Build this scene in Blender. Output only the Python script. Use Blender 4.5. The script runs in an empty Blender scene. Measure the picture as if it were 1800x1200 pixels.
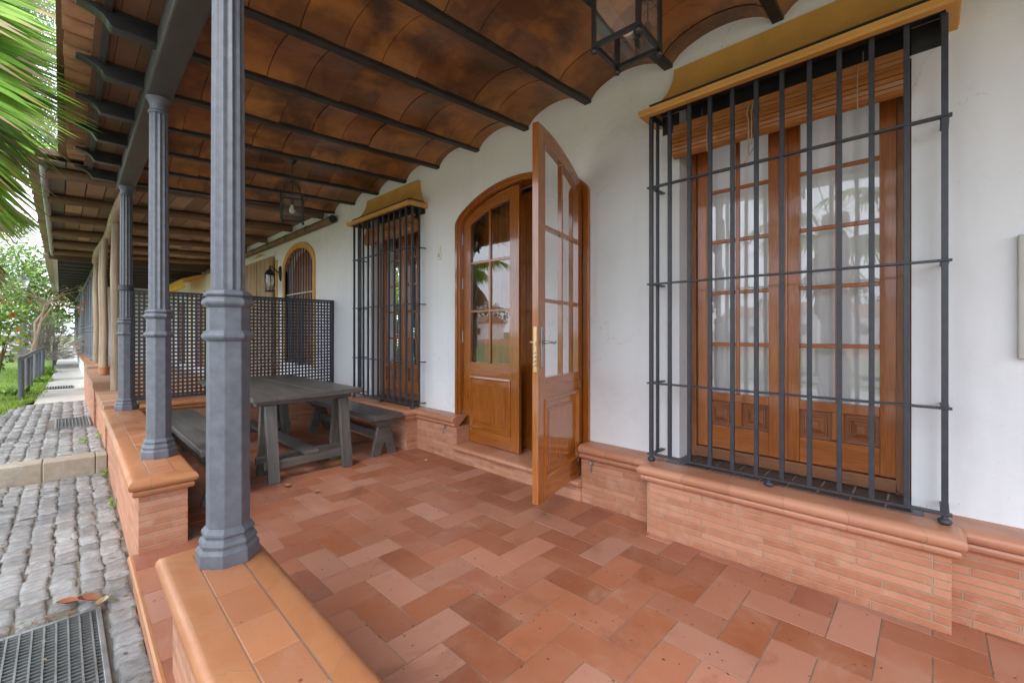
import bpy, math, random
from mathutils import Vector, Matrix
R = math.radians
random.seed(7)
S = bpy.context.scene
COL = S.collection
KS = 0.014                      # the colonnade runs a hair out of parallel with the house wall
def CX(p): return (p[0] + KS * p[1], p[1], p[2])
TH = 46.03

# ------------------------------------------------------------------ mesh builder
class MB:
    """collects faces (with uv in metres and a colour per face) and links them as ONE mesh object"""
    def __init__(s, xf=None):
        s.v = []; s.f = []; s.uv = []; s.c = []; s.xf = xf; s.col = (1, 1, 1); s.mi = []; s.m = 0
    def face(s, pts, uv=None, col=None):
        n = len(s.v); s.v.extend([tuple(p) for p in pts]); s.f.append(tuple(range(n, n + len(pts))))
        s.uv.append(uv or s.boxuv(pts)); s.c.append(col or s.col); s.mi.append(s.m)
    def boxuv(s, p):
        a = Vector(p[0]); b = Vector(p[1]); c = Vector(p[2]); n = (b - a).cross(c - a)
        if len(p) > 3: n += (c - a).cross(Vector(p[3]) - a)
        n = [abs(q) for q in n]
        if n[2] >= n[0] and n[2] >= n[1]: return [(q[0], q[1]) for q in p]
        if n[0] >= n[1]: return [(q[1], q[2]) for q in p]
        return [(q[0], q[2]) for q in p]
    def mesh(s, verts, faces, uvs=None, col=None):
        n = len(s.v); s.v.extend([tuple(p) for p in verts])
        for k, f in enumerate(faces):
            s.f.append(tuple(n + i for i in f))
            s.uv.append(uvs[k] if uvs else s.boxuv([verts[i] for i in f])); s.c.append(col or s.col); s.mi.append(s.m)
    def box(s, x0, x1, y0, y1, z0, z1, grain=None, col=None, M=None):
        """grain: 0/1/2 = axis the wood grain follows (uv.x along it); None = world projection"""
        P = [Vector((x, y, z)) for x in (x0, x1) for y in (y0, y1) for z in (z0, z1)]
        F = [(0, 1, 3, 2), (4, 6, 7, 5), (0, 4, 5, 1), (2, 3, 7, 6), (0, 2, 6, 4), (1, 5, 7, 3)]
        uvs = None
        if grain is not None:
            o = random.random() * 9; o2 = random.random() * 9; uvs = []
            ax = [(1, 2), (1, 2), (0, 2), (0, 2), (0, 1), (0, 1)]
            for k, f in enumerate(F):
                i, j = ax[k]
                if grain == j: i, j = j, i
                elif grain != i: i, j = i, j
                uvs.append([(P[q][i] + o, P[q][j] + o2) for q in f])
        if M is not None: P = [M @ p for p in P]
        s.mesh(P, F, uvs, col)
    def bar(s, a, b, w, h, up=(0, 0, 1), col=None):
        """square bar from a to b, width w (sideways), height h (along up)"""
        a = Vector(a); b = Vector(b); d = b - a; L = d.length; d.normalize()
        u = Vector(up); sx = d.cross(u)
        if sx.length < 1e-5: sx = d.cross(Vector((1, 0, 0)))
        sx.normalize(); u = sx.cross(d)
        M = Matrix((d, sx, u)).transposed().to_4x4(); M.translation = a
        s.box(0, L, -w / 2, w / 2, -h / 2, h / 2, grain=0, col=col, M=M)
    def tube(s, pts, r, n=10, col=None, caps=True):
        pts = [Vector(p) for p in pts]; m = len(pts)
        rs = r if isinstance(r, (list, tuple)) else [r] * m
        V = []; ref = None; L = 0; Ls = []
        for i, p in enumerate(pts):
            d = (pts[min(i + 1, m - 1)] - pts[max(i - 1, 0)]).normalized()
            if ref is None: ref = d.orthogonal().normalized()
            ref = (ref - d * ref.dot(d)).normalized(); q = d.cross(ref)
            if i: L += (p - pts[i - 1]).length
            Ls.append(L)
            for k in range(n):
                t = 2 * math.pi * k / n; V.append(p + (ref * math.cos(t) + q * math.sin(t)) * rs[i])
        F = []; U = []
        for i in range(m - 1):
            for k in range(n):
                k2 = (k + 1) % n; F.append((i * n + k, i * n + k2, (i + 1) * n + k2, (i + 1) * n + k))
                c = rs[i] * 6.28 / n
                U.append([(Ls[i], k * c), (Ls[i], (k + 1) * c), (Ls[i + 1], (k + 1) * c), (Ls[i + 1], k * c)])
        if caps:
            F.append(tuple(range(n - 1, -1, -1))); U.append([(0, 0)] * n)
            F.append(tuple((m - 1) * n + k for k in range(n))); U.append([(0, 0)] * n)
        s.mesh(V, F, U, col)
    def lathe(s, prof, c=(0, 0, 0), n=16, ph=0.0, col=None, mod=None):
        """prof: (r, z) from bottom to top round the vertical axis through c"""
        V = []; m = len(prof)
        for r, z in prof:
            for k in range(n):
                t = 2 * math.pi * k / n + ph; q = r * (mod(k, r) if mod else 1)
                V.append((c[0] + q * math.cos(t), c[1] + q * math.sin(t), c[2] + z))
        F = []; U = []
        for i in range(m - 1):
            for k in range(n):
                k2 = (k + 1) % n; F.append((i * n + k, i * n + k2, (i + 1) * n + k2, (i + 1) * n + k))
                w = prof[i][0] * 6.28 / n
                U.append([(k * w, prof[i][1]), (k * w + w, prof[i][1]), (k * w + w, prof[i + 1][1]), (k * w, prof[i + 1][1])])
        if prof[0][0] > 1e-4: F.append(tuple(range(n - 1, -1, -1))); U.append([(0, 0)] * n)
        if prof[-1][0] > 1e-4: F.append(tuple((m - 1) * n + k for k in range(n))); U.append([(0, 0)] * n)
        s.mesh(V, F, U, col)
    def prism(s, poly, ax, a, b, col=None, grain=None):
        """polygon in the plane square to axis ax, pushed from a to b; poly coords are the two other axes in x,y,z order"""
        def P(p, t):
            q = list(p); q.insert(ax, t); return tuple(q)
        n = len(poly); A = [P(p, a) for p in poly]; B = [P(p, b) for p in poly]
        V = A + B; F = [tuple(range(n - 1, -1, -1)), tuple(range(n, 2 * n))]
        for i in range(n): F.append((i, (i + 1) % n, n + (i + 1) % n, n + i))
        U = None
        if grain == ax:
            o = random.random() * 9; U = [[(p[0], p[1]) for p in reversed(poly)], [(p[0], p[1]) for p in poly]]
            L = 0
            for i in range(n):
                e = math.dist(poly[i], poly[(i + 1) % n]); U.append([(a + o, L + o), (a + o, L + e + o), (b + o, L + e + o), (b + o, L + o)]); L += e
        s.mesh(V, F, U, col)
    def sweep(s, path, prof, closed=False, ends=True, col=None):
        """plan path [(x,y)], profile [(outward, z)]; outward = right-hand side of travel"""
        P = [Vector(p) for p in path]; n = len(P); m = len(prof); V = []; Ls = []; L = 0
        for i, p in enumerate(P):
            if i: L += (p - P[i - 1]).length
            Ls.append(L)
            a = P[i] - P[i - 1] if (i or closed) else P[1] - P[0]
            b = P[(i + 1) % n] - P[i] if (i < n - 1 or closed) else a
            a = a.normalized(); b = b.normalized()
            na = Vector((a.y, -a.x)); nb = Vector((b.y, -b.x)); k = (na + nb)
            k = k / max(.3, (1 + na.dot(nb)))
            for o, z in prof: V.append((p.x + k.x * o, p.y + k.y * o, z))
        pl = [0]
        for j in range(m - 1): pl.append(pl[-1] + math.dist(prof[j], prof[j + 1]))
        F = []; U = []
        for i in range(n if closed else n - 1):
            i2 = (i + 1) % n; l0 = Ls[i]; l1 = Ls[i2] if i2 else L + (P[0] - P[-1]).length
            for j in range(m - 1):
                F.append((i * m + j, i2 * m + j, i2 * m + j + 1, i * m + j + 1))
                U.append([(l0, pl[j]), (l1, pl[j]), (l1, pl[j + 1]), (l0, pl[j + 1])])
        if ends and not closed:
            F.append(tuple(range(m))); U.append([prof[j] for j in range(m)])
            F.append(tuple((n - 1) * m + j for j in range(m - 1, -1, -1))); U.append([prof[j] for j in range(m - 1, -1, -1)])
        s.mesh(V, F, U, col)
    def build(s, name, mat, parent=None, bevel=0, smooth=False, seg=2, local=False, kind=None):
        V = [s.xf(p) for p in s.v] if s.xf else s.v
        off = Vector((0, 0, 0))
        if parent is not None and not local:
            r = parent
            while r.parent: r = r.parent
            off = Vector(r.location)
        elif parent is None and not local and not kind:
            xs = list(zip(*V)); off = Vector(((min(xs[0]) + max(xs[0])) / 2, (min(xs[1]) + max(xs[1])) / 2, min(xs[2])))
        V = [(p[0] - off[0], p[1] - off[1], p[2] - off[2]) for p in V]
        me = bpy.data.meshes.new(name); me.from_pydata(V, [], s.f)
        me.uv_layers.new(name='UVMap'); me.color_attributes.new(name='Col', type='FLOAT_COLOR', domain='CORNER')
        ul = me.uv_layers['UVMap']; ca = me.color_attributes['Col']
        U = [c for f in s.uv for q in f for c in (q[0], q[1])]
        ul.data.foreach_set('uv', U)
        ca.data.foreach_set('color', [x for f, c in zip(s.f, s.c) for _ in f for x in (c[0], c[1], c[2], 1.0)])
        for m in (mat if isinstance(mat, (list, tuple)) else [mat]): me.materials.append(m)
        me.polygons.foreach_set('material_index', s.mi)
        if smooth: me.polygons.foreach_set('use_smooth', [True] * len(s.f))
        me.update(); me.validate()
        import bmesh
        if len(s.f) < 20000:
            bm = bmesh.new(); bm.from_mesh(me)
            if bevel or smooth: bmesh.ops.remove_doubles(bm, verts=bm.verts, dist=1e-5)
            if not getattr(s, 'openfaces', False): bmesh.ops.recalc_face_normals(bm, faces=bm.faces)
            bm.to_mesh(me); bm.free()
        o = bpy.data.objects.new(name, me); COL.objects.link(o)
        if parent is None and not local and not kind: o.location = off
        if parent is not None: o.parent = parent
        if smooth == 'auto' or isinstance(smooth, float):
            me.set_sharp_from_angle(angle=R(smooth if isinstance(smooth, float) else 35.0))
        if bevel:
            b = o.modifiers.new('Bevel', 'BEVEL'); b.width = bevel; b.segments = seg; b.limit_method = 'ANGLE'; b.angle_limit = R(40)
        if kind: o['kind'] = kind
        return o

def thing(name, label, cat, loc=(0, 0, 0), rz=0, group=None):
    o = bpy.data.objects.new(name, None); COL.objects.link(o); o.location = loc; o.rotation_euler.z = rz
    o.empty_display_size = .1
    return tag(o, label, cat, group)
def tag(o, label, cat, group=None, kind=None):
    o['label'] = label; o['category'] = cat
    if group: o['group'] = group
    if kind: o['kind'] = kind
    return o
def dup(root, loc, rz=0, label=None, sc=None):
    r = root.copy(); COL.objects.link(r); r.location = loc; r.rotation_euler.z = rz
    if sc: r.scale = sc
    if label: r['label'] = label
    for ch in list(root.children):
        c = ch.copy(); COL.objects.link(c); c.parent = r
        for g in list(ch.children):
            d = g.copy(); COL.objects.link(d); d.parent = c
    return r
def dup_part(o, parent, d):
    """copy a part (and its sub-parts) under the same thing, moved by d"""
    c = o.copy(); COL.objects.link(c); c.parent = parent; c.location = Vector(o.location) + Vector(d)
    for g in list(o.children):
        q = g.copy(); COL.objects.link(q); q.parent = c
    return c

# ------------------------------------------------------------------ materials
class NT:
    def __init__(s, name):
        s.m = bpy.data.materials.new(name); s.m.use_nodes = True; s.t = s.m.node_tree; s.t.nodes.clear()
        s.out = s.n('ShaderNodeOutputMaterial')
    def n(s, t, **k):
        o = s.t.nodes.new(t)
        for a, b in k.items(): setattr(o, a, b)
        return o
    def l(s, a, b): s.t.links.new(a, b)
    def set(s, sock, v):
        if hasattr(v, 'is_linked') or isinstance(v, bpy.types.NodeSocket): s.l(v, sock)
        else: sock.default_value = (tuple(v) + (1,)) if isinstance(v, (tuple, list)) and len(v) == 3 and sock.type == 'RGBA' else v
    def uv(s, sc=(1, 1, 1), src='UV'):
        c = s.n('ShaderNodeTexCoord'); m = s.n('ShaderNodeMapping'); s.l(c.outputs[src], m.inputs[0]); m.inputs[3].default_value = sc
        return m.outputs[0]
    def noise(s, vec, scale, detail=4, rough=.55, dist=0, color=False):
        o = s.n('ShaderNodeTexNoise'); s.l(vec, o.inputs['Vector']); o.inputs['Scale'].default_value = scale
        o.inputs['Detail'].default_value = detail; o.inputs['Roughness'].default_value = rough; o.inputs['Distortion'].default_value = dist
        return o.outputs['Color' if color else 'Fac']
    def ramp(s, f, stops):
        o = s.n('ShaderNodeValToRGB'); s.l(f, o.inputs[0]); e = o.color_ramp.elements
        while len(e) < len(stops): e.new(.5)
        for i, (p, c) in enumerate(stops):
            e[i].position = p; e[i].color = (c, c, c, 1) if not isinstance(c, (tuple, list)) else tuple(c) + (1,)
        return o.outputs[0]
    def mix(s, f, a, b, mode='MIX'):
        o = s.n('ShaderNodeMix', data_type='RGBA', blend_type=mode)
        s.set(o.inputs[0], f); s.set(o.inputs[6], a); s.set(o.inputs[7], b); return o.outputs[2]
    def math(s, op, a, b=0.0):
        o = s.n('ShaderNodeMath', operation=op); s.set(o.inputs[0], a); s.set(o.inputs[1], b); return o.outputs[0]
    def attr(s, n='Col'):
        o = s.n('ShaderNodeAttribute', attribute_name=n); return o.outputs['Color']
    def bump(s, h, strength=.3, dist=.01, normal=None):
        o = s.n('ShaderNodeBump'); o.inputs['Strength'].default_value = strength; o.inputs['Distance'].default_value = dist
        s.l(h, o.inputs['Height'])
        if normal: s.l(normal, o.inputs['Normal'])
        return o.outputs[0]
    def bsdf(s, col, rough=.5, metal=0, normal=None, spec=.5, **k):
        b = s.n('ShaderNodeBsdfPrincipled'); s.set(b.inputs['Base Color'], col); s.set(b.inputs['Roughness'], rough)
        s.set(b.inputs['Metallic'], metal); b.inputs['Specular IOR Level'].default_value = spec
        if normal: s.l(normal, b.inputs['Normal'])
        for a, v in k.items(): s.set(b.inputs[a.replace('_', ' ')], v)
        s.l(b.outputs[0], s.out.inputs[0]); return b

def m_plaster():
    t = NT('white_plaster'); v = t.uv(src='Object')
    n1 = t.noise(v, 1.3, 5); n2 = t.noise(v, 60, 4); n3 = t.noise(v, 9, 5, .6)
    c = t.mix(t.ramp(n1, [(.3, 0), (.75, 1)]), (.745, .77, .80), (.80, .82, .845))
    c = t.mix(t.math('MULTIPLY', t.ramp(n3, [(.60, 0), (.76, 1)]), .16), c, (.6, .56, .5)); st = t.noise(t.uv((5, 5, .45), src='Object'), 1.0, 5, .65); c = t.mix(t.math('MULTIPLY', t.ramp(st, [(.55, 0), (.75, 1)]), .13), c, (.50, .46, .41))
    pt = t.noise(v, .7, 2, .4); c = t.mix(t.math('MULTIPLY', t.ramp(pt, [(.5, 0), (.56, 1)]), .10), c, (.70, .71, .72))
    h = t.math('ADD', t.math('MULTIPLY', n2, .35), n3)
    big = t.noise(v, 2.4, 3, .5); vo = t.n('ShaderNodeTexVoronoi', feature='DISTANCE_TO_EDGE'); wv = t.n('ShaderNodeMixRGB', blend_type='LINEAR_LIGHT'); wv.inputs[0].default_value = .22
    t.l(v, wv.inputs[1]); t.l(t.noise(v, 3.5, 5, .6, color=True), wv.inputs[2]); t.l(wv.outputs[0], vo.inputs['Vector']); vo.inputs['Scale'].default_value = .75
    cr = t.math('MULTIPLY', t.math('LESS_THAN', vo.outputs['Distance'], .0016), t.math('GREATER_THAN', n1, .55)); c = t.mix(t.math('MULTIPLY', cr, .35), c, (.42, .38, .33))
    sp = t.noise(v, 55, 2, .5); c = t.mix(t.math('MULTIPLY', t.math('GREATER_THAN', sp, .755), .5), c, (.36, .31, .25))
    t.bsdf(c, .72, normal=t.bump(h, .22, .012, t.bump(big, .45, .06)), spec=.3); return t.m
def m_brick(bw=.285, rh=.0405, c1=(.385, .145, .078), c2=(.54, .255, .155), mort=(.37, .27, .195), ms=.0044):
    t = NT('thin_brick'); v = t.uv()
    wob = t.noise(v, 3, 2, color=True); mv = t.n('ShaderNodeMixRGB', blend_type='LINEAR_LIGHT'); mv.inputs[0].default_value = .009
    t.l(v, mv.inputs[1]); t.l(wob, mv.inputs[2])
    b = t.n('ShaderNodeTexBrick'); t.l(mv.outputs[0], b.inputs['Vector']); b.inputs['Scale'].default_value = 1
    b.inputs['Brick Width'].default_value = bw; b.inputs['Row Height'].default_value = rh; b.inputs['Mortar Size'].default_value = ms
    b.offset = .37; b.offset_frequency = 3; b.squash = 1.25; b.squash_frequency = 2; b.inputs['Mortar Smooth'].default_value = .35; b.inputs['Bias'].default_value = 0
    b.inputs['Color1'].default_value = c1 + (1,); b.inputs['Color2'].default_value = c2 + (1,); b.inputs['Mortar'].default_value = mort + (1,)
    n = t.noise(v, 14, 5, .6); n2 = t.noise(v, 2.2, 3)
    c = t.mix(t.math('MULTIPLY', t.ramp(n, [(.35, 0), (.7, 1)]), .35), b.outputs[0], (.56, .30, .19))
    c = t.mix(t.math('MULTIPLY', t.ramp(n2, [(.55, 0), (.75, 1)]), .3), c, (.36, .15, .085))
    sm = t.noise(v, 7, 6, .7, .3); c = t.mix(t.math('MULTIPLY', t.ramp(sm, [(.52, 0), (.70, 1)]), .42), c, (.56, .39, .29)); c = t.mix(t.math('MULTIPLY', t.ramp(t.noise(v, 30, 5, .7), [(.60, 0), (.72, 1)]), .35), c, (.27, .12, .075))
    f = t.math('SUBTRACT', 1.0, b.outputs['Fac'])
    h = t.math('ADD', f, t.math('MULTIPLY', t.noise(v, 120, 3), .25))
    t.bsdf(c, .78, normal=t.bump(h, .8, .008), spec=.3); return t.m
def m_cap(name='terracotta_coping', ca=(.38, .145, .060), cb=(.46, .195, .088)):
    """terracotta coping: pieces 27 cm long, split by a fine mortar joint"""
    t = NT(name); v = t.uv(); s = t.n('ShaderNodeSeparateXYZ'); t.l(v, s.inputs[0])
    u = t.math('DIVIDE', s.outputs[0], .272); fr = t.math('FRACT', u); fl = t.math('FLOOR', u)
    wn = t.n('ShaderNodeTexWhiteNoise', noise_dimensions='1D'); t.l(fl, wn.inputs['W'])
    j = t.math('LESS_THAN', fr, .018)
    base = t.mix(wn.outputs['Value'], ca, cb)
    n = t.noise(v, 11, 6, .62); n2 = t.noise(v, 2.6, 3)
    c = t.mix(t.math('MULTIPLY', t.ramp(n, [(.4, 0), (.75, 1)]), .4), base, (.52, .26, .12))
    c = t.mix(t.math('MULTIPLY', t.ramp(n2, [(.55, 0), (.72, 1)]), .3), c, (.31, .115, .055))
    c = t.mix(t.math('MULTIPLY', j, .6), c, (.26, .15, .09))
    h = t.math('SUBTRACT', t.math('MULTIPLY', n, .25), j)
    t.bsdf(c, t.ramp(n2, [(.3, .24), (.7, .5)]), normal=t.bump(h, .4, .006), spec=.5); return t.m
def m_tile(name, rough=(.3, .5), tint=1.0, gloss=.5):
    """fired clay tiles: own colour per tile from the mesh, cloudy firing marks, dark specks"""
    t = NT(name); v = t.uv(src='Object'); a = t.attr()
    n = t.noise(v, 4.5, 5, .6, .4); n2 = t.noise(v, 38, 4, .6); n3 = t.noise(v, 1.1, 3)
    c = t.mix(t.math('MULTIPLY', t.ramp(n, [(.38, 0), (.72, 1)]), .38), a, (.40, .205, .14))
    c = t.mix(t.math('MULTIPLY', t.ramp(n3, [(.46, 0), (.72, 1)]), .4), c, (.27, .075, .022))
    n5 = t.noise(v, 2.3, 6, .68, .6); c = t.mix(t.math('MULTIPLY', t.ramp(n5, [(.56, 0), (.66, 1)]), .30), c, (.43, .265, .19)); c = t.mix(t.math('MULTIPLY', t.ramp(n5, [(.34, 1), (.43, 0)]), .35), c, (.15, .058, .03))
    n6 = t.noise(v, 90, 4, .7); c = t.mix(t.math('MULTIPLY', t.ramp(n6, [(.60, 0), (.70, 1)]), .28), c, (.12, .05, .03))
    c = t.mix(t.math('MULTIPLY', t.ramp(n2, [(.6, 0), (.72, 1)]), .2), c, (.46, .26, .18))
    vo = t.n('ShaderNodeTexVoronoi'); t.l(v, vo.inputs['Vector']); vo.inputs['Scale'].default_value = 17; vo.inputs['Randomness'].default_value = 1
    sp = t.math('MULTIPLY', t.math('LESS_THAN', vo.outputs['Distance'], .1), t.math('GREATER_THAN', n, .52))
    c = t.mix(t.math('MULTIPLY', sp, .75), c, (.10, .035, .02))
    h = t.math('ADD', t.math('MULTIPLY', n2, .5), n)
    t.bsdf(c, t.ramp(n5, [(.35, rough[0]), (.65, rough[1])]), normal=t.bump(h, .12, .006), spec=gloss); return t.m
def m_vault():
    t = NT('vault_brick'); v = t.uv(src='Object'); a = t.attr()
    n = t.noise(v, 1.7, 5, .6, .5); n2 = t.noise(v, 2.9, 5, .58, .2); n3 = t.noise(v, 40, 3)
    c = t.mix(t.ramp(n, [(.38, 0), (.66, 1)]), a, (.095, .046, .021))
    c = t.mix(t.math('MULTIPLY', t.ramp(n2, [(.50, 0), (.74, 1)]), .85), c, (.52, .235, .055))
    c = t.mix(t.math('MULTIPLY', t.ramp(n2, [(.30, 1), (.42, 0)]), .7), c, (.05, .022, .013))
    t.bsdf(c, t.ramp(n2, [(.3, .30), (.7, .52)]), normal=t.bump(t.math('ADD', n2, t.math('MULTIPLY', n3, .3)), .15, .01), spec=.45); return t.m
def m_wood(name, dark, light, rough=.3, coat=.5, scale=1.0, streak=.6, bump=.05):
    t = NT(name); v = t.uv((1.6 * scale, 26 * scale, 1)); v2 = t.uv((7 * scale, 150 * scale, 1)); v3 = t.uv((1, 1, 1))
    n = t.noise(v, 1.0, 4, .6, .6); n2 = t.noise(v2, 1.0, 3); n3 = t.noise(v3, 1.3, 3)
    c = t.mix(t.ramp(n, [(.3, 0), (.7, 1)]), dark, light)
    c = t.mix(t.math('MULTIPLY', t.ramp(n2, [(.35, 1), (.55, 0)]), streak), c, tuple(x * .55 for x in dark))
    c = t.mix(t.math('MULTIPLY', t.ramp(n3, [(.5, 0), (.8, 1)]), .35), c, tuple(x * .72 for x in dark))
    t.bsdf(c, rough, normal=t.bump(n2, bump, .004), spec=.5, Coat_Weight=coat, Coat_Roughness=.07); return t.m
def m_paint(name, col, rough=.45, var=.25, metal=0, nscale=9, bump=.08, spec=.5, wear=None):
    t = NT(name); v = t.uv(src='Object'); n = t.noise(v, nscale, 6, .62); n2 = t.noise(v, 70, 3)
    c = t.mix(t.ramp(n, [(.3, 0), (.7, 1)]), tuple(x * (1 - var) for x in col), tuple(min(1, x * (1 + var)) for x in col))
    if wear: c = t.mix(t.math('MULTIPLY', t.ramp(t.noise(v, 26, 6, .7), [(.62, 0), (.72, 1)]), .5), c, wear)
    t.bsdf(c, rough, metal, normal=t.bump(t.math('ADD', n, t.math('MULTIPLY', n2, .4)), bump, .006), spec=spec); return t.m
def m_attr(name, rough=.6, bump=.1, nscale=20, var=.35, spec=.4, trans=0.0):
    """colour of each piece from the mesh with a little noise"""
    t = NT(name); v = t.uv(src='Object'); a = t.attr(); n = t.noise(v, nscale, 5, .6)
    c = t.mix(t.math('MULTIPLY', t.ramp(n, [(.3, 0), (.7, 1)]), var), a, t.mix(.5, a, (0, 0, 0)))
    b = t.bsdf(c, rough, normal=t.bump(n, bump, .008), spec=spec)
    if trans:
        tr = t.n('ShaderNodeBsdfTranslucent'); t.l(c, tr.inputs[0]); mx = t.n('ShaderNodeMixShader'); mx.inputs[0].default_value = trans
        t.l(b.outputs[0], mx.inputs[1]); t.l(tr.outputs[0], mx.inputs[2]); t.l(mx.outputs[0], t.out.inputs[0])
    return t.m
def m_stone(name, a, b, rough=.5, scale=9, bump=.6, wet=False, mossy=False):
    t = NT(name); v = t.uv((.7, 2.6, 1) if wet else (1, 1, 1), src='Object'); n = t.noise(v, scale, 6, .7); n2 = t.noise(v, scale * 9, 4, .7); n3 = t.noise(v, .9, 3)
    at = t.attr()
    c = t.mix(t.ramp(n, [(.3, 0), (.7, 1)]), a, b); c = t.mix(1.0, c, at, 'MULTIPLY')
    c = t.mix(t.math('MULTIPLY', t.ramp(n2, [(.56, 0), (.68, 1)]), .5), c, (.09, .085, .08))
    if mossy: c = t.mix(t.math('MULTIPLY', t.ramp(n3, [(.5, 0), (.68, 1)]), .6), c, (.30, .20, .12))
    r = t.ramp(n3, [(.50, .13), (.70, rough)]) if wet else rough
    t.bsdf(c, r, normal=t.bump(t.math('ADD', n, t.math('MULTIPLY', n2, .45)), bump, .02 if wet else .012), spec=.5); return t.m
def m_glass(name, tint=(1, 1, 1), ior=1.5, k=2.6, pale_mix=.0):
    t = NT(name); tr = t.n('ShaderNodeBsdfTransparent'); tr.inputs[0].default_value = tint + (1,)
    gl = t.n('ShaderNodeBsdfGlossy'); gl.inputs['Roughness'].default_value = .004; gl.inputs[0].default_value = (1, 1, 1, 1)
    fr = t.n('ShaderNodeFresnel'); fr.inputs[0].default_value = ior
    f = t.math('MULTIPLY', fr.outputs[0], k); f = t.math('MINIMUM', f, 1.0)
    mx = t.n('ShaderNodeMixShader'); t.l(f, mx.inputs[0]); t.l(tr.outputs[0], mx.inputs[1]); t.l(gl.outputs[0], mx.inputs[2])
    if pale_mix:  # pale diffuse share mixed in to make the glass look lighter
        df = t.n('ShaderNodeBsdfDiffuse'); df.inputs[0].default_value = (.7, .68, .64, 1); m2 = t.n('ShaderNodeMixShader'); m2.inputs[0].default_value = pale_mix
        t.l(mx.outputs[0], m2.inputs[1]); t.l(df.outputs[0], m2.inputs[2]); mx = m2
    t.l(mx.outputs[0], t.out.inputs[0]); return t.m
def m_curtain():
    t = NT('white_curtain'); v = t.uv((120, 500, 1)); n = t.noise(v, 1, 2)
    c = t.mix(n, (.78, .81, .84), (.86, .89, .92))
    d = t.n('ShaderNodeBsdfDiffuse'); t.l(c, d.inputs[0]); tr = t.n('ShaderNodeBsdfTranslucent'); t.l(c, tr.inputs[0])
    mx = t.n('ShaderNodeMixShader'); mx.inputs[0].default_value = .35; t.l(d.outputs[0], mx.inputs[1]); t.l(tr.outputs[0], mx.inputs[2])
    t.l(mx.outputs[0], t.out.inputs[0]); return t.m
def m_ground(name, a, b, scale=.6, rough=.9, bump=.3):
    t = NT(name); v = t.uv(src='Object'); n = t.noise(v, scale, 6, .65); n2 = t.noise(v, scale * 30, 4)
    c = t.mix(t.ramp(n, [(.35, 0), (.65, 1)]), a, b)
    t.bsdf(c, rough, normal=t.bump(n2, bump, .02), spec=.2); return t.m
def m_bark(name, a, b, sc=(6, 40, 1)):
    t = NT(name); v = t.uv(sc); n = t.noise(v, 1, 5, .65)
    t.bsdf(t.mix(t.ramp(n, [(.3, 0), (.7, 1)]), a, b), .85, normal=t.bump(n, .8, .02), spec=.2); return t.m

PLASTER = m_plaster(); BRICK = m_brick(); CAP = m_cap(); CAPH = m_cap('plinth_terracotta', (.40, .168, .098), (.50, .235, .148))
TILE = m_tile('floor_tile', (.30, .50), gloss=.5); COPE = m_tile('coping_tile', (.30, .55), gloss=.5)
GROUT = m_paint('grout', (.20, .145, .108), .9, .3)
VAULT = m_vault()
DOORW = m_wood('door_wood', (.27, .078, .010), (.43, .140, .018), .22, 1.0, streak=.5)
WINW = m_wood('window_wood', (.31, .088, .014), (.46, .142, .024), .34, .5)
FRAMEW = m_wood('old_frame_wood', (.20, .075, .028), (.29, .115, .045), .5, .15)
REDW = m_wood('worn_red_wood', (.24, .080, .028), (.34, .125, .045), .5, .1, streak=.3)
IRON = m_paint('grey_iron', (.108, .118, .143), .46, .20, bump=.22, nscale=24, wear=(.15, .155, .165))
GRILLE = m_paint('dark_grille_iron', (.036, .040, .052), .42, .25, nscale=22, bump=.1)
BLACK = m_paint('black_beam', (.024, .023, .022), .5, .3, bump=.15)
BEAMP = m_paint('long_beam_paint', (.056, .053, .048), .5, .2, nscale=5, bump=.12, wear=(.13, .12, .10))
LANT = m_paint('lantern_metal', (.018, .017, .016), .35, .3)
OCHRE = m_paint('ochre_paint', (.60, .335, .092), .6, .10, nscale=5, bump=.06, spec=.3)
TABLEW = m_wood('stained_table_wood', (.062, .058, .055), (.145, .137, .128), .42, .15, streak=.5, bump=.15)
LOGW = m_wood('log_wood', (.12, .074, .045), (.25, .155, .095), .7, 0, .5, .6, .3)
POSTW = m_wood('pale_post_wood', (.27, .20, .13), (.42, .33, .24), .75, 0, .5, .5, .3)
PLANK = m_attr('plank_wood', .7, .2, 12, .55); BAMBOO = m_wood('bamboo_slat', (.34, .115, .024), (.47, .185, .045), .45, .2, 2.0, .5, .1)
GLASS = m_glass('window_glass'); LGLASS = m_glass('lantern_glass', (.86, .84, .82), k=1.6, pale_mix=.05)
CURT = m_curtain(); SILL = m_paint('dark_sill_tile', (.032, .032, .036), .28, .4, nscale=12)
COBBLE = m_stone('granite_sett', (.23, .235, .24), (.47, .47, .465), .42, 22, .75, wet=True)
BEDDING = m_ground('sett_bedding', (.15, .14, .125), (.24, .21, .17), 6)
KERB = m_stone('kerb_granite', (.26, .235, .20), (.40, .365, .31), .7, 10, .4, mossy=True)
SLAB = m_stone('pale_concrete', (.42, .40, .37), (.55, .53, .50), .8, 3, .3)
STEEL = m_paint('steel', (.42, .42, .42), .35, .2, metal=.9); GALV = m_paint('galvanised', (.33, .34, .34), .42, .25, metal=.7)
BRASS = m_paint('brass', (.55, .40, .20), .3, .15, metal=.9)
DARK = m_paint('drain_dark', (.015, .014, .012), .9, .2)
LEAF = m_attr('leaf', .5, .1, 8, .3, .4, trans=.35); PALML = m_attr('palm_leaf', .55, .1, 14, .25, .22, trans=.38)
BARK = m_bark('bark', (.12, .09, .06), (.24, .19, .14)); PALMB = m_bark('palm_bark', (.13, .095, .06), (.26, .19, .12), (20, 5, 1))
GRASS = m_attr('grass_blade', .6, .05, 5, .2, .3, trans=.3)
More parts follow.
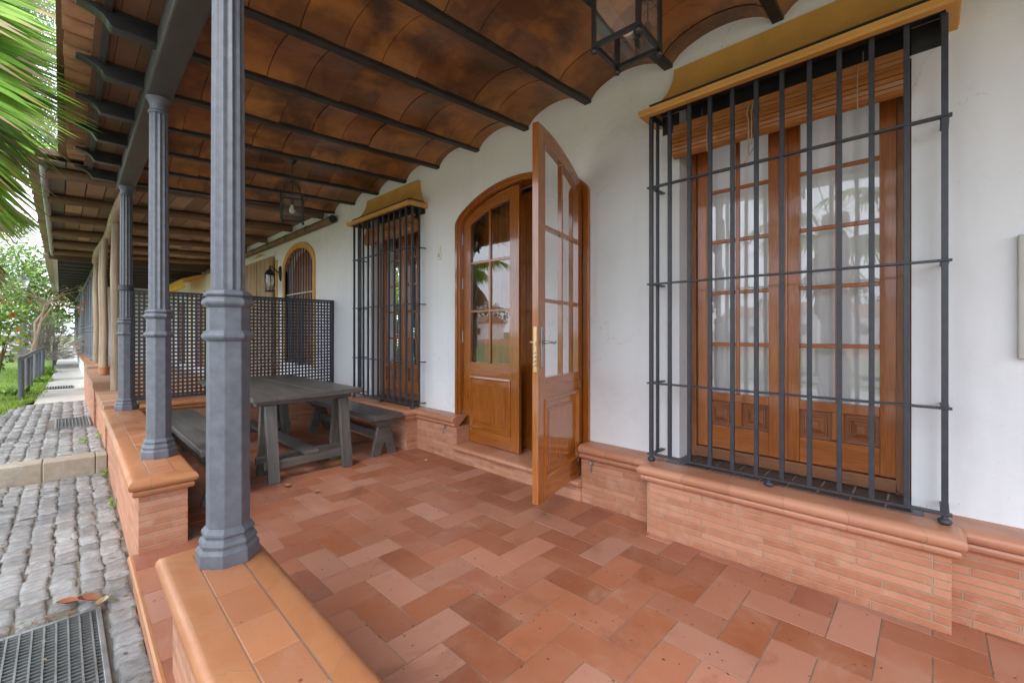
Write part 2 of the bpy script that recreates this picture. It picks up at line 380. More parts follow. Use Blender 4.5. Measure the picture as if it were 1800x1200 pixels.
LAWN = m_ground('lawn_soil', (.09, .16, .03), (.17, .25, .05), 2.2); FIELD = m_ground('field_green', (.15, .18, .065), (.24, .25, .12), .15)
EARTH = m_ground('red_earth', (.30, .16, .09), (.42, .26, .16), .12); ROADM = m_ground('pale_gravel_road', (.40, .37, .33), (.52, .49, .45), .5)
ROOMW = m_paint('room_wall', (.36, .355, .35), .8, .05); ROOMF = m_paint('room_floor', (.20, .10, .06), .5, .2)
WHITEP = m_paint('white_plastic', (.75, .74, .70), .45, .05); ORANGE = m_attr('petal', .5)
BULB = m_paint('frosted_bulb', (.82, .80, .74), .25, .02); ROPE = m_paint('jute_cord', (.42, .33, .20), .85, .2)
ROOFT = m_attr('roof_tile', .7, .2, 14, .5)
# ================================================================== THE SETTING
def flat(name, x0, x1, y0, y1, z, mat, nx=1, ny=1):
    m = MB()
    for i in range(nx):
        for j in range(ny):
            a, b = x0 + (x1 - x0) * i / nx, x0 + (x1 - x0) * (i + 1) / nx; c, d = y0 + (y1 - y0) * j / ny, y0 + (y1 - y0) * (j + 1) / ny
            m.face([(a, c, z), (b, c, z), (b, d, z), (a, d, z)])
    return m.build(name, mat, kind='structure')
flat('ground', -400, 400, -400, 400, -.42, FIELD)
flat('red_field', -75, -33, -120, 140, -.40, EARTH)
flat('street', -9.5, -3.4, -80, 120, -.36, ROADM)
m = MB(); m.box(-3.3, -1.15, -60, 9.2, -.6, -.25); m.build('verge', m_ground('dry_verge', (.20, .17, .11), (.27, .25, .15), 1.5), kind='structure')
# the lawn beside the far path, with a ragged edge towards the setts
LE = [(9.0, -1.25), (10.2, -1.02), (11.4, -.80), (12.4, -.62), (13.4, -.44), (14.4, -.36), (15.3, -.31), (17, -.30), (20, -.27), (23, -.24), (40, -.2)]
def lawn_edge(y):
    for (a, p), (b, q) in zip(LE, LE[1:]):
        if a <= y <= b: return p + (q - p) * (y - a) / (b - a)
    return LE[0][1] if y < 9 else -.2
m = MB()
ys = [9 + .25 * i for i in range(125)]
for a, b in zip(ys, ys[1:]):
    ea, eb = lawn_edge(a) + .05 * math.sin(a * 7.1), lawn_edge(b) + .05 * math.sin(b * 7.1)
    m.face([(-7, a, -.06), (-1.6, a, -.03), (-1.6, b, -.03), (-7, b, -.06)]); m.face([(-1.6, a, -.03), (ea - .12, a, -.01), (eb - .12, b, -.01), (-1.6, b, -.03)])
    m.face([(ea - .12, a, -.01), (ea, a, -.05), (eb, b, -.05), (eb - .12, b, -.01)])
m.box(-7, -1.3, 9.02, 40, -.6, -.075); m.box(-1.3, -.95, 9.3, 13, -.6, -.075); m.build('lawn', LAWN, kind='structure')
gb = MB(); rg = random.Random(3); gb.openfaces = True
for i in range(9000):
    y = 9.2 + (rg.random() ** 1.6) * 17; e = lawn_edge(y) + .05 * math.sin(y * 7.1); x = e + .05 - (rg.random() ** 1.3) * (1.0 + .12 * y)
    h = .03 + .07 * rg.random(); w = .006 + .006 * rg.random(); a = rg.random() * 6.28; l = (rg.random() - .5) * .08
    g = rg.choice([(.22, .36, .035), (.28, .42, .05), (.16, .28, .03), (.34, .44, .08)])
    dx, dy = math.cos(a) * w, math.sin(a) * w
    gb.face([(x - dx, y - dy, -.03), (x + dx, y + dy, -.03), (x + l, y + l * .5, -.02 + h)], [(0, 0), (1, 0), (.5, 1)], g)
o = gb.build('grass', GRASS, kind='stuff'); o['label'] = 'short bright green grass growing on the lawn beside the path'; o['category'] = 'grass'

# ---- setts of the path: each a little pillow of granite
UP = {6: [0, .07, .25, .5, .75, .93, 1], 4: [0, .1, .5, .9, 1]}
def setts(name, x0, x1, y0, y1, z, seed, skip=None):
    rg = random.Random(seed); m = MB(); x = x1
    while x > x0:
        w = .105 + .045 * rg.random(); y = y0 - rg.random() * .15
        while y < y1:
            l = .105 + .085 * rg.random(); jo = .0015; wx = .022 * (rg.random() - .5); a, b, c, d = x - w + jo + wx, x - jo + wx, max(y + jo, y0), min(y + l - jo, y1)
            if d - c > .05 and not (skip and skip((a + b) / 2, (c + d) / 2)):
                nx, ny = (6, 6) if y < 9 else (4, 4); V = []; g = .62 + .5 * rg.random(); tint = rg.random() * .05
                tx, ty = (rg.random() - .5) * .10, (rg.random() - .5) * .12; dz = (rg.random() - .5) * .012
                rot = (rg.random() - .5) * .20; cx, cy = (a + b) / 2, (c + d) / 2
                for i in range(nx + 1):
                    for j in range(ny + 1):
                        u, v = UP[nx][i], UP[ny][j]; e = min(u, 1 - u, 1) * (b - a); f = min(v, 1 - v) * (d - c)
                        edge = min(e, f); hz = -.020 * max(0, 1 - edge / .010) ** 2
                        jx, jy = (rg.random() - .5) * .009, (rg.random() - .5) * .008
                        px, py = (u - .5) * (b - a), (v - .5) * (d - c)
                        if 0 < i < nx and 0 < j < ny: hz += (rg.random() - .5) * .013
                        V.append((cx + px - rot * py + jx + KS * cy, cy + py + rot * px + jy, z + dz + tx * px + ty * py + hz))
                F = [(i * (ny + 1) + j, (i + 1) * (ny + 1) + j, (i + 1) * (ny + 1) + j + 1, i * (ny + 1) + j + 1) for i in range(nx) for j in range(ny)]
                m.mesh(V, F, None, (g + tint, g, g - tint * .6))
            y += l
        x -= w
    return m.build(name, COBBLE, kind='structure', smooth=True)
GR1 = (-.24, .165, 2.05, 3.52); GR2 = (-.06, .335, 9.35, 10.35)
skip1 = lambda x, y: GR1[0] - .05 < x + KS * y < GR1[1] + .04 and GR1[2] - .07 < y < GR1[3] + .06
skip2 = lambda x, y: GR2[0] - .05 < x + KS * y < GR2[1] + .04 and GR2[2] - .07 < y < GR2[3] + .06
setts('path', -1.15, .27, .4, 6.93, -.215, 11, skip1)
setts('path', -1.25, .27, 7.2, 12.9, -.03, 12, skip2)
m = MB(CX); m.box(-1.2, .30, -6, 6.95, -.6, -.232); m.box(-1.3, .30, 7.15, 13, -.6, -.046); m.build('path_bed', BEDDING, kind='structure')
# the granite kerb that lifts the path
m = MB(CX); rg = random.Random(5); x = .285
for w in (.10, .42, .55, .5, .6):
    g = .85 + .3 * rg.random(); m.box(x - w + .004, x, 6.93 + .10 * (0.285 - x), 7.17 + .10 * (0.285 - x), -.5, -.018, col=(g, g * .97, g * .92)); x -= w
m.build('kerb', KERB, kind='structure', bevel=.012)
# pale slabs further up, each a low step
m = MB(CX)
for a, b, z, xa in ((13.0, 15.4, -.035, -.55), (15.42, 18.6, -.02, -.5), (18.62, 24, .05, -.45), (24.02, 31, .14, -.5), (31.02, 60, .24, -.6)):
    n = int((b - a) / 1.2)
    for i in range(n):
        g = .9 + .2 * rg.random(); m.box(xa, .30, a + (b - a) * i / n + .004, a + (b - a) * (i + 1) / n - .004, -.6, z + .004 * rg.random(), col=(g, g, g))
m.build('pavement', SLAB, kind='structure', bevel=.006)

# drain gratings let into the path
def grating(g, z, label, nl, nc):
    t = thing('drain_grating', label, 'drain grate', ((g[0] + g[1]) / 2, (g[2] + g[3]) / 2, z - .05), 0, 'drain gratings in the path')
    f = MB(); x0, x1, y0, y1 = g; w = .022
    f.box(x0, x1, y0, y0 + w, z - .05, z); f.box(x0, x1, y1 - w, y1, z - .05, z); f.box(x0, x0 + w, y0 + w, y1 - w, z - .05, z); f.box(x1 - w, x1, y0 + w, y1 - w, z - .05, z)
    f.build('frame', GALV, t, bevel=.003)
    b = MB()
    for i in range(1, nc): xx = x0 + (x1 - x0) * i / nc; b.box(xx - .004, xx + .004, y0 + w, y1 - w, z - .035, z - .004)
    for j in range(1, nl): yy = y0 + (y1 - y0) * j / nl; b.box(x0 + w, x1 - w, yy - .0028, yy + .0028, z - .03, z - .008)
    b.build('grid', GALV, t)
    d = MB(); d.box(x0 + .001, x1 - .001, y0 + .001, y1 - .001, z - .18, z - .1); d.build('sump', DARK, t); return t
grating(GR1, -.205, 'large steel drain grating beside the near tiled step', 46, 9)
grating(GR2, -.02, 'small steel drain grating in the setts beyond the granite kerb', 10, 10)
m = MB(); m.box(-.28, .23, 15.75, 16.5, -.05, -.004)
t = thing('drain_grating', 'distant steel drain grating in the pale concrete slabs', 'drain grate', (0, 16.1, -.05), 0, 'drain gratings in the path')
g = MB()
for i in range(11): g.box(-.26 + i * .048, -.235 + i * .048, 15.8, 16.45, -.03, .004)
g.build('grid', GALV, t); m.build('sump', DARK, t)

# ---- porch floor
m = MB(CX); m.box(.31, 3.3, -5, 7.4, -.7, -.0018); m.build('porch_slab', GROUT, kind='structure')
m = MB(CX); m.box(.266, .309, -5, 3.6, -.7, -.006); m.build('step_riser', BRICK, kind='structure')
m = MB(CX); m.box(.40, 3.0, 7.345, 24.5, -.7, .06); m.build('neighbour_porch_floor', CAP, kind='structure')
PAL = [(.31, .108, .056), (.335, .130, .076), (.37, .160, .104), (.29, .092, .042), (.40, .188, .132), (.32, .114, .060), (.35, .142, .086), (.285, .102, .062), (.235, .078, .040), (.33, .12, .066), (.34, .135, .08)]
def tile(m, x0, x1, y0, y1, z, col, j=.0016, ch=.0018):
    x0 += j; x1 -= j; y0 += j; y1 -= j
    if x1 - x0 < .02 or y1 - y0 < .02: return
    T = [(x0 + ch, y0 + ch, z), (x1 - ch, y0 + ch, z), (x1 - ch, y1 - ch, z), (x0 + ch, y1 - ch, z)]
    B = [(x0, y0, z - .006), (x1, y0, z - .006), (x1, y1, z - .006), (x0, y1, z - .006)]
    m.mesh(T + B, [(0, 1, 2, 3)] + [(4 + i, 4 + (i + 1) % 4, (i + 1) % 4, i) for i in range(4)], None, col)
A_ = .1777; rg = random.Random(21); m = MB()
def pick():
    c = rg.choice(PAL); k = .88 + .24 * rg.random(); return tuple(q * k for q in c)
for i in range(-8, 9):
    for j in range(-30, 42):
        d = (i - j) % 4; X0 = 1.73 + i * A_; Y0 = j * A_; z = rg.random() * .0012
        if d == 3: r = (X0, X0 + 2 * A_, Y0, Y0 + A_)
        elif d == 2: r = (X0, X0 + A_, Y0, Y0 + 2 * A_)
        else: continue
        lim = .605 + KS * Y0; r = (max(r[0], lim), min(r[1], 3.02), r[2], r[3])
        if r[1] > r[0]: tile(m, *r, z, pick())
y = -3.0
while y < 3.62:      # the tiled ledge along the setts
    b = min(y + .335, 3.62); m.xf = None
    tile(m, .262 + KS * y, .60 + KS * y, y, b, .001, tuple(q * 1.12 for q in pick())); y = b
m.build('porch_floor', TILE, kind='structure')
m = MB(CX); m.prism([(.24, -.02), (.243, -.004), (.252, .002), (.2635, .002), (.2635, -.03), (.24, -.03)], 1, -3.0, 3.62)
m.build('step_nosing', CAP, kind='structure')

# ================================================================== HOUSE
XW = 3.14
house = thing('white_house', 'white plastered house with brick base, open arched door and barred windows', 'house', (XW, 3.0, 0))
WIN = [(0.0, 'large'), (4.56, 'far')]
DC = 3.0
def arch(hw, ztop, zs, n=14):
    T = .867 * hw; Rr = 1.58; P = [(T * i / n, ztop - (Rr - math.sqrt(Rr * Rr - (T * i / n) ** 2))) for i in range(n + 1)]
    zT = P[-1][1]; a = P[-1]; b = (hw, zT - .62 * (hw - T)); c = (hw, zs)
    for i in range(1, 9):
        s = i / 8; P.append(tuple((1 - s) ** 2 * a[k] + 2 * s * (1 - s) * b[k] + s * s * c[k] for k in (0, 1)))
    return P                       # t from centre (0) to the jamb (hw), z
def arch_z(t, hw, ztop, zs):
    P = arch(hw, ztop, zs); t = abs(t)
    for (a, p), (b, q) in zip(P, P[1:]):
        if a <= t <= b + 1e-9: return p if b - a < 1e-9 else p + (q - p) * (t - a) / (b - a)
    return zs
# the wall itself, in upright strips round its openings
m = MB(); m.openfaces = True
HW, ZT, ZS = .86, 2.91, 2.58
ys = {-5.0, 7.05}
for d, _ in WIN: ys |= {.08 + d, 1.33 + d}
ys |= {DC - HW, DC + HW} | {DC + s * t for t, z in arch(HW, ZT, ZS) for s in (-1, 1)}
ys = sorted(ys); WT = .26
def wq(y0, y1, za0, za1, zb0, zb1):
    for x in (XW, XW + WT): m.face([(x, y0, za0), (x, y1, za1), (x, y1, zb1), (x, y0, zb0)])
for a, b in zip(ys, ys[1:]):
    if b - a < 1e-6: continue
    c = (a + b) / 2; win = [d for d, _ in WIN if .08 + d < c < 1.33 + d]
    if win: wq(a, b, 0, 0, .47, .47); wq(a, b, 3.2, 3.2, 3.75, 3.75)
    elif abs(c - DC) < HW:
        za, zb = arch_z(a - DC, HW, ZT, ZS), arch_z(b - DC, HW, ZT, ZS)
        wq(a, b, za, zb, 3.75, 3.75); m.face([(XW, a, za), (XW + WT, a, za), (XW + WT, b, zb), (XW, b, zb)])
    else: wq(a, b, 0, 0, 3.75, 3.75)
for d, _ in WIN:
    a, b = .08 + d, 1.33 + d
    for y in (a, b): m.face([(XW, y, .47), (XW + WT, y, .47), (XW + WT, y, 3.2), (XW, y, 3.2)])
    for z in (.47, 3.2): m.face([(XW, a, z), (XW + WT, a, z), (XW + WT, b, z), (XW, b, z)])
for y in (DC - HW, DC + HW): m.face([(XW, y, 0), (XW + WT, y, 0), (XW + WT, y, ZS), (XW, y, ZS)])
m.build('wall', PLASTER, house)
m = MB(); m.openfaces = True; x0, x1, y0, y1, z0, z1 = XW + WT, 7.2, -5, 7.05, .12, 3.7
m.face([(x1, y0, z0), (x1, y1, z0), (x1, y1, z1), (x1, y0, z1)])
for y in (y0, y1, 2.0, 4.3): m.face([(x0, y, z0), (x1, y, z0), (x1, y, z1), (x0, y, z1)])
m.face([(x0, y0, z1), (x1, y0, z1), (x1, y1, z1), (x0, y1, z1)]); m.build('interior_wall', ROOMW, house)
m = MB(); m.openfaces = True; m.face([(x0 - .2, y0, z0), (x1, y0, z0), (x1, y1, z0), (x0 - .2, y1, z0)]); m.build('interior_floor', ROOMF, house)
m = MB(); m.box(3.0, 7.6, -5.2, 7.05, 3.76, 3.9); m.build('roof', ROOFT, house)  # unseen flat slab, added to keep outside light out of the house

# brick plinth with its rounded coping
XP, XB = 3.0, 2.856
def bump(d): return [(XP, -.064 + d), (XB, -.064 + d), (XB, 1.441 + d), (XP, 1.441 + d)]
m = MB(); m.box(XP, XW + .1, -5, 2.095, -.05, .37); m.box(XP, XW + .1, 3.735, 7.03, -.05, .37)
for d, _ in WIN: m.box(XB, XP + .02, -.064 + d, 1.441 + d, -.05, .3705)
m.box(XP - .012, XW + .1, 2.095, 3.735, -.05, .125)
pl = m.build('brick_plinth', BRICK, house, bevel=.002)
PROF = [(-.02, .366), (.020, .368), (.030, .378), (.033, .392), (.029, .404), (.022, .409), (.040, .414), (.049, .425), (.052, .440), (.048, .455), (.038, .467), (.022, .475), (.0, .478), (-.15, .479)]
m = MB(); m.sweep([(XP, 2.095), *reversed(bump(0)), (XP, -5)][::-1][::-1], PROF)
m.sweep([(XP, 7.03), *reversed(bump(4.56)), (XP, 3.735)], PROF)
m.build('plinth_coping', CAPH, pl, smooth=30.0)
m = MB(); m.sweep([(XP - .012, 3.75), (XP - .012, 2.085)], [(-.02, .122), (.02, .124), (.038, .135), (.042, .152), (.036, .168), (.02, .178), (0, .181), (-.6, .182)])
m.build('door_step', CAPH, house, smooth=30.0)

# ------------------------------------------------------------------ windows
def window(d):
    W = MB(); y0, y1, z0, z1, xf = .082 + d, 1.328 + d, .487, 2.928, 3.285
    W.box(xf, xf + .09, y0, y0 + .06, z0, z1, 2); W.box(xf, xf + .09, y1 - .06, y1, z0, z1, 2)
    W.box(xf, xf + .09, y0 + .06, y1 - .06, z0, z0 + .075, 1); W.box(xf, xf + .09, y0 + .06, y1 - .06, z1 - .07, z1, 1)
    fr = W.build('window', FRAMEW, house, bevel=.006)
    mid = (y0 + y1) / 2; a = xf + .022
    for k, (l, r) in enumerate(((y0 + .062, mid - .012), (mid + .012, y1 - .062))):
        c = MB(); s = .075; zb, zt = z0 + .08, z1 - .075
        c.box(a, a + .045, l, l + s, zb, zt, 2); c.box(a, a + .045, r - s, r, zb, zt, 2)
        L, Rr = l + s, r - s; w = Rr - L; vm = (L + Rr) / 2
        c.box(a, a + .045, L, Rr, zt - .07, zt, 1); c.box(a, a + .045, L, Rr, .905, .965, 1)
        c.box(a + .006, a + .04, L, Rr, zb, .725, 1)
        c.box(a + .012, a + .036, vm - .014, vm + .014, .965, zt - .07, 2)
        for z in (1.315, 1.685, 2.055, 2.42):
            c.box(a + .0125, a + .0355, L, vm - .014, z - .013, z + .013, 1); c.box(a + .0125, a + .0355, vm + .014, Rr, z - .013, z + .013, 1)
        c.box(a + .0035, a + .04, vm - .03, vm + .03, .735, .905, 2)
        c.build('casement', WINW, fr, bevel=.004)
        for (p, q) in ((L, vm - .03), (vm + .03, Rr)):      # carved square panels
            b = MB(); zc = .815; P = lambda i, x: [(x, p + i, .727 + i), (x, q - i, .727 + i), (x, q - i, .903 - i), (x, p + i, .903 - i)]
            rings = [P(0, a + .03), P(.022, a + .03), P(.026, a + .022), P(.034, a + .022), P(.038, a + .028), P(.062, a + .014), P(.068, a + .018)]
            for A, B in zip(rings, rings[1:]):
                for i in range(4): b.face([A[i], A[(i + 1) % 4], B[(i + 1) % 4], B[i]], [(A[i][1], A[i][2] * .2), (A[(i + 1) % 4][1], A[(i + 1) % 4][2] * .2), (B[(i + 1) % 4][1], B[(i + 1) % 4][2] * .2), (B[i][1], B[i][2] * .2)])
            b.face(rings[-1]); b.openfaces = True; b.build('carved_panel', REDW, fr)
        for (p, q) in ((L, vm - .014), (vm + .014, Rr)):
            zs = [.965, 1.315, 1.685, 2.055, 2.42, zt - .07]
            for u, v in zip(zs, zs[1:]):
                g = MB(); g.openfaces = True; x = a + .024 + .0015 * random.random()
                g.face([(x, p, u), (x + .0012 * random.random(), q, u), (x, q, v), (x + .001 * random.random(), p, v)]); g.build('pane', GLASS, fr)
    c = MB(); c.box(a - .014, a + .03, mid - .026, mid + .026, z0 + .08, z1 - .075, 2); c.build('meeting_stile', WINW, fr, bevel=.01)
    s = MB(); n = 9; ya, yb = .028 + d, 1.376 + d; st = (yb - ya) / n
    for i in range(n):
        p, q = ya + i * st + .003, ya + (i + 1) * st - .003
        tile(s, 3.0, 3.125, p, q, .4845, (1, 1, 1), 0, .002); p, q = max(p, .086 + d), min(q, 1.324 + d); tile(s, 3.131, 3.283, p, q, .4845, (1, 1, 1), 0, .002)
    s.build('sill_tile', SILL, fr)
    g = MB(); g.box(3.002, 3.28, .09 + d, 1.32 + d, .4795, .4805); g.build('sill_bed', SLAB, fr)
for d, _ in WIN: window(d)

# ------------------------------------------------------------------ the iron grilles
def grille(d):
    XG = 2.95; ya, yb = -.043 + d, 1.454 + d; h = MB()
    for z in (.529, 1.036, 1.745, 2.437, 2.955):
        e = .026 if z < 2.9 else .01
        h.box(XG - .02, XG + .018, ya - e, yb + e, z - .0055, z + .0055)
        for y in (ya, yb): h.box(XG + .018, XW + .01, y - .017, y + .017, z - .005, z + .005)
    gr = h.build('window_grille', GRILLE, house, bevel=.002)
    for i in range(12):
        y = ya + (yb - ya) * i / 11; b = MB(); w = .0116 if i not in (0, 11) else .0126
        b.box(XG - w, XG + w, y - w, y + w, .523, 2.955); b.build('bar', GRILLE, gr, bevel=.002)
    for y in (ya, yb):
        b = MB(); b.box(3.04, 3.06, y - .0095, y + .0095, .535, 2.95); b.build('bar', GRILLE, gr, bevel=.002)
    for y in (ya, (ya + yb) / 2, yb):
        b = MB(); b.lathe([(.008, .478), (.018, .4795), (.025, .486), (.0275, .495), (.024, .503), (.014, .510), (.011, .516), (.016, .5235)], (XG, y, 0), 14)
        b.build('finial', GRILLE, gr, smooth=True)
    # the yellow hood over it
    H = MB(); n = 12; X0, Y0, Y1 = 2.862, -.092 + d, 1.502 + d
    def ring(fi, si, z): return [(XW + .01, Y0 + si, z), (X0 + fi, Y0 + si, z), (X0 + fi, Y1 - si, z), (XW + .01, Y1 - si, z)]
    rings = [ring(.045, .045, 2.925), ring(0, 0, 2.925), ring(-.002, -.002, 2.945), ring(-.006, -.006, 2.946), ring(-.006, -.006, 2.968), ring(.002, .002, 2.969)]
    for i in range(1, n + 1):
        s = i / n; k = math.sin(s * math.pi / 2); z = 2.969 + .330 * (1 - math.cos(s * math.pi / 2)) ** .82; rings.append(ring(.225 * k, .155 * k, z))
    for A, B in zip(rings, rings[1:]):
        for i in range(3): H.face([A[i], A[i + 1], B[i + 1], B[i]])
    H.face(rings[-1]); hd = H.build('window_hood', OCHRE, house, smooth=25.0)
    q = MB(); q.box(X0 + .05, XW - .02, Y0 + .05, Y1 - .05, 3.005, 3.015); q.box(3.26, 3.28, .082 + d, 1.328 + d, 2.93, 3.19); q.box(XW - .012, XW - .002, Y0 + .05, .08 + d, 2.868, 3.004); q.box(XW - .012, XW - .002, 1.33 + d, Y1 - .05, 2.868, 3.004)  # black plate and board stand in for shade inside the hood; strips are valance
    q.build('hood_shade_plate', BLACK, hd)
for d, _ in WIN: grille(d)

# ------------------------------------------------------------------ the front door
def outline(hw, zt, zs, zb): P = arch(hw, zt, zs); return [(DC - hw, zb)] + [(DC - t, z) for t, z in reversed(P)] + [(DC + t, z) for t, z in P[1:]] + [(DC + hw, zb)]
def ring_mesh(m, O, I, x0, x1):
    L = 0
    for i in range(len(O) - 1):
        e = math.dist(O[i], O[i + 1]); w = math.dist(O[i], I[i]); U = lambda v0, v1: [(L, v0), (L + e, v0), (L + e, v1), (L, v1)]
        a, b, c, d = O[i], O[i + 1], I[i + 1], I[i]
        m.face([(x0, *a), (x0, *b), (x0, *c), (x0, *d)], U(0, w)); m.face([(x1, *a), (x1, *b), (x1, *c), (x1, *d)], U(2, 2 + w))
        m.face([(x0, *d), (x0, *c), (x1, *c), (x1, *d)], U(1, 1.1)); m.face([(x0, *a), (x0, *b), (x1, *b), (x1, *a)], U(3, 3.1)); L += e
m = MB()
ring_mesh(m, outline(.90, 2.945, 2.60, .183), outline(.865, 2.915, 2.585, .183), 3.108, 3.30)
ring_mesh(m, outline(.864, 2.914, 2.584, .183), outline(.835, 2.888, 2.57, .183), 3.126, 3.302)
door = m.build('door', DOORW, house, smooth=28.0)
DW, LZT, LZS = .845, 2.878, 2.565
def leaf_xf(h, dr, nr): return lambda p: (h[0] + dr[0] * p[0] + nr[0] * p[1], h[1] + dr[1] * p[0] + nr[1] * p[1], p[2])
def door_leaf(xf):
    """u from the hinge (0) to the meeting edge (DW); n = 0 outer face, -.046 inner face"""
    top = lambda u, o=0: arch_z(.83 * (1 - u / .83) if u < .83 else 0, .83, LZT - o, LZS - o * .6)
    m = MB(xf); zb = .19; T = -.046; G0, G1 = .118, .735; ZP, ZR, ZG = .345, .905, 1.072
    def column(a, b, lo, n=8, o=0):
        us = [a + (b - a) * i / n for i in range(n + 1)]
        poly = [(a, lo)] + [(b, lo)] + [(u, top(u, o)) for u in reversed(us)]; m.prism([(p[0], p[1]) for p in poly], 1, T, 0)
    def vert(a, b, lo):     # stile with upright grain
        us = [a + (b - a) * i / 8 for i in range(9)]; k = random.random() * 9
        poly = [(a, lo), (b, lo)] + [(u, top(u)) for u in reversed(us)]; n = len(poly)
        V = [(p[0], 0, p[1]) for p in poly] + [(p[0], T, p[1]) for p in poly]; F = [tuple(range(n)), tuple(range(2 * n - 1, n - 1, -1))]
        U = [[(p[1] + k, p[0] + k) for p in poly], [(p[1] + k, p[0] + k + 2) for p in reversed(poly)]]
        for i in range(n):
            j = (i + 1) % n; F.append((i, j, n + j, n + i)); U.append([(poly[i][1] + k, 0), (poly[j][1] + k, 0), (poly[j][1] + k, .046), (poly[i][1] + k, .046)])
        m.mesh(V, F, U)
    vert(0, G0, zb); vert(G1, DW, zb)
    m.box(G0, G1, T, -.0012, zb, ZP, 0); m.box(G0, G1, T, -.0012, ZR, ZG, 0)
    o = .115; us = [G0 + (G1 - G0) * i / 12 for i in range(13)]
    for a, b in zip(us, us[1:]):
        A = [(a, 0 - .001, top(a, o)), (b, -.001, top(b, o)), (b, -.001, top(b)), (a, -.001, top(a))]; Bk = [(p[0], T, p[2]) for p in A]
        U = [(p[0], p[2]) for p in A]
        for f, fu in ((A, U), (Bk, U), ([A[0], A[1], Bk[1], Bk[0]], [(a, 0), (b, 0), (b, .05), (a, .05)]), ([A[3], A[2], Bk[2], Bk[3]], [(a, 0), (b, 0), (b, .05), (a, .05)])): m.face(f, fu)
    vm = (G0 + G1) / 2
    m.box(vm - .013, vm + .013, T + .01, -.006, ZG, top(vm, o), 2)
    for z in (1.632, 2.166):
        m.box(G0, vm - .013, T + .0105, -.0065, z - .014, z + .014, 0); m.box(vm + .013, G1, T + .0105, -.0065, z - .014, z + .014, 0)
    lf = m.build('door_leaf', DOORW, door, bevel=.003)
    p = MB(xf)
    P = lambda i, n: [(G0 + i, n, ZP + i), (G1 - i, n, ZP + i), (G1 - i, n, ZR - i), (G0 + i, n, ZR - i)]
    rings = [P(-.012, -.0008), P(-.012, .008), P(.006, .011), P(.014, -.002), P(.022, -.016), P(.062, -.016), P(.068, -.010), P(.078, -.010), P(.082, -.006)]
    for A, B in zip(rings, rings[1:]):
        for i in range(4):
            q = [A[i], A[(i + 1) % 4], B[(i + 1) % 4], B[i]]; p.face(q, [(v[2], v[0]) for v in q] if i in (1, 3) else [(v[0], v[2]) for v in q])
    p.face(rings[-1], [(v[2] + 3, v[0]) for v in rings[-1]]); p.face(P(0, T + .004)[::-1], [(v[2], v[0]) for v in P(0, 0)]); p.openfaces = True
    p.build('door_panel', DOORW, door)
    zs = [ZG, 1.632, 2.166, None]
    for (a, b) in ((G0, vm - .013), (vm + .013, G1)):
        for k in range(3):
            g = MB(xf); g.openfaces = True; n = -.024 + .001 * random.random()
            if k < 2: g.face([(a, n, zs[k]), (b, n, zs[k]), (b, n + .0012, zs[k + 1]), (a, n + .0006, zs[k + 1])])
            else: g.face([(a, n, zs[2]), (b, n, zs[2])] + [(a + (b - a) * i / 6, n, top(a + (b - a) * i / 6, o)) for i in range(6, -1, -1)])
            g.build('glass_pane', GLASS, door)
    for z in (.45, 1.35, 1.95, 2.45): h = MB(xf); h.tube([(-.004, .006, z - .06), (-.004, .006, z + .06), (-.004, .006, z + .061), (-.004, .006, z + .072)], [.008, .008, .006, .002], 8); h.build('hinge', GALV, door)
    k = MB(xf); k.lathe([(.001, 0), (.009, 0), (.012, .006), (.006, .012), (.001, .014)], (0, 0, 0), 10)
    k.v = [(.13 + v[0], v[2], .33 + v[1]) for v in k.v]; k.build('door_stop', STEEL, door, smooth=True)
    return lf
xl = leaf_xf((3.178, DC + .833), (0, -1), (-1, 0)); door_leaf(xl)
q = MB(xl); q.box(DW - .004, DW + .026, -.03, .010, .19, 2.872, 2); q.build('astragal', DOORW, door, bevel=.004)
hx = (3.150, 2.178); dv = Vector((-.862, -.198)).normalized(); nv = (-dv.y * -1, dv.x) if False else (-dv.y, dv.x)
if nv[1] > 0: nv = (dv.y, -dv.x)
xr = leaf_xf(hx, (dv.x, dv.y), nv); door_leaf(xr)
q = MB(xr); q.box(DW + .0005, DW + .003, -.036, -.012, 1.12, 1.44); q.build('lock_plate', BRASS, door)
for z in (1.17, 1.2, 1.23, 1.26): q = MB(xr); q.lathe([(.001, 0), (.008, 0), (.008, .012), (.001, .013)], (0, 0, 0), 8); q.v = [(DW + .003 + v[2], -.024 + v[0], z + v[1]) for v in q.v]; q.build('lock_bolt', STEEL, door)
q = MB(xr); q.box(DW + .003, DW + .012, -.030, -.018, 1.31, 1.335); q.build('latch', STEEL, door)
q = MB(xr); q.box(DW - .075, DW - .04, .0005, .005, 1.15, 1.44); q.build('handle_plate', STEEL, door, bevel=.012)
q = MB(xr); u = DW - .057; q.tube([(u, .004, 1.33), (u, .05, 1.33), (u - .012, .058, 1.33), (u - .05, .06, 1.327), (u - .085, .058, 1.322), (u - .115, .057, 1.332)], [.011, .010, .009, .008, .007, .006], 10); q.build('door_handle', STEEL, door, smooth=True)
q = MB(xr); q.tube([(u, -.05, 1.33), (u, -.095, 1.33), (u - .02, -.1, 1.33), (u - .09, -.1, 1.328)], [.011, .010, .009, .007], 10); q.build('inner_handle', BRASS, door, smooth=True)
# the inner boarded shutter door standing half closed behind
q = MB()
for i in range(8): q.box(3.385, 3.42, 2.80 + i * .13, 2.80 + (i + 1) * .13 - .002, .186, 2.86, 2)
q.build('inner_door', DOORW, door, bevel=.003)
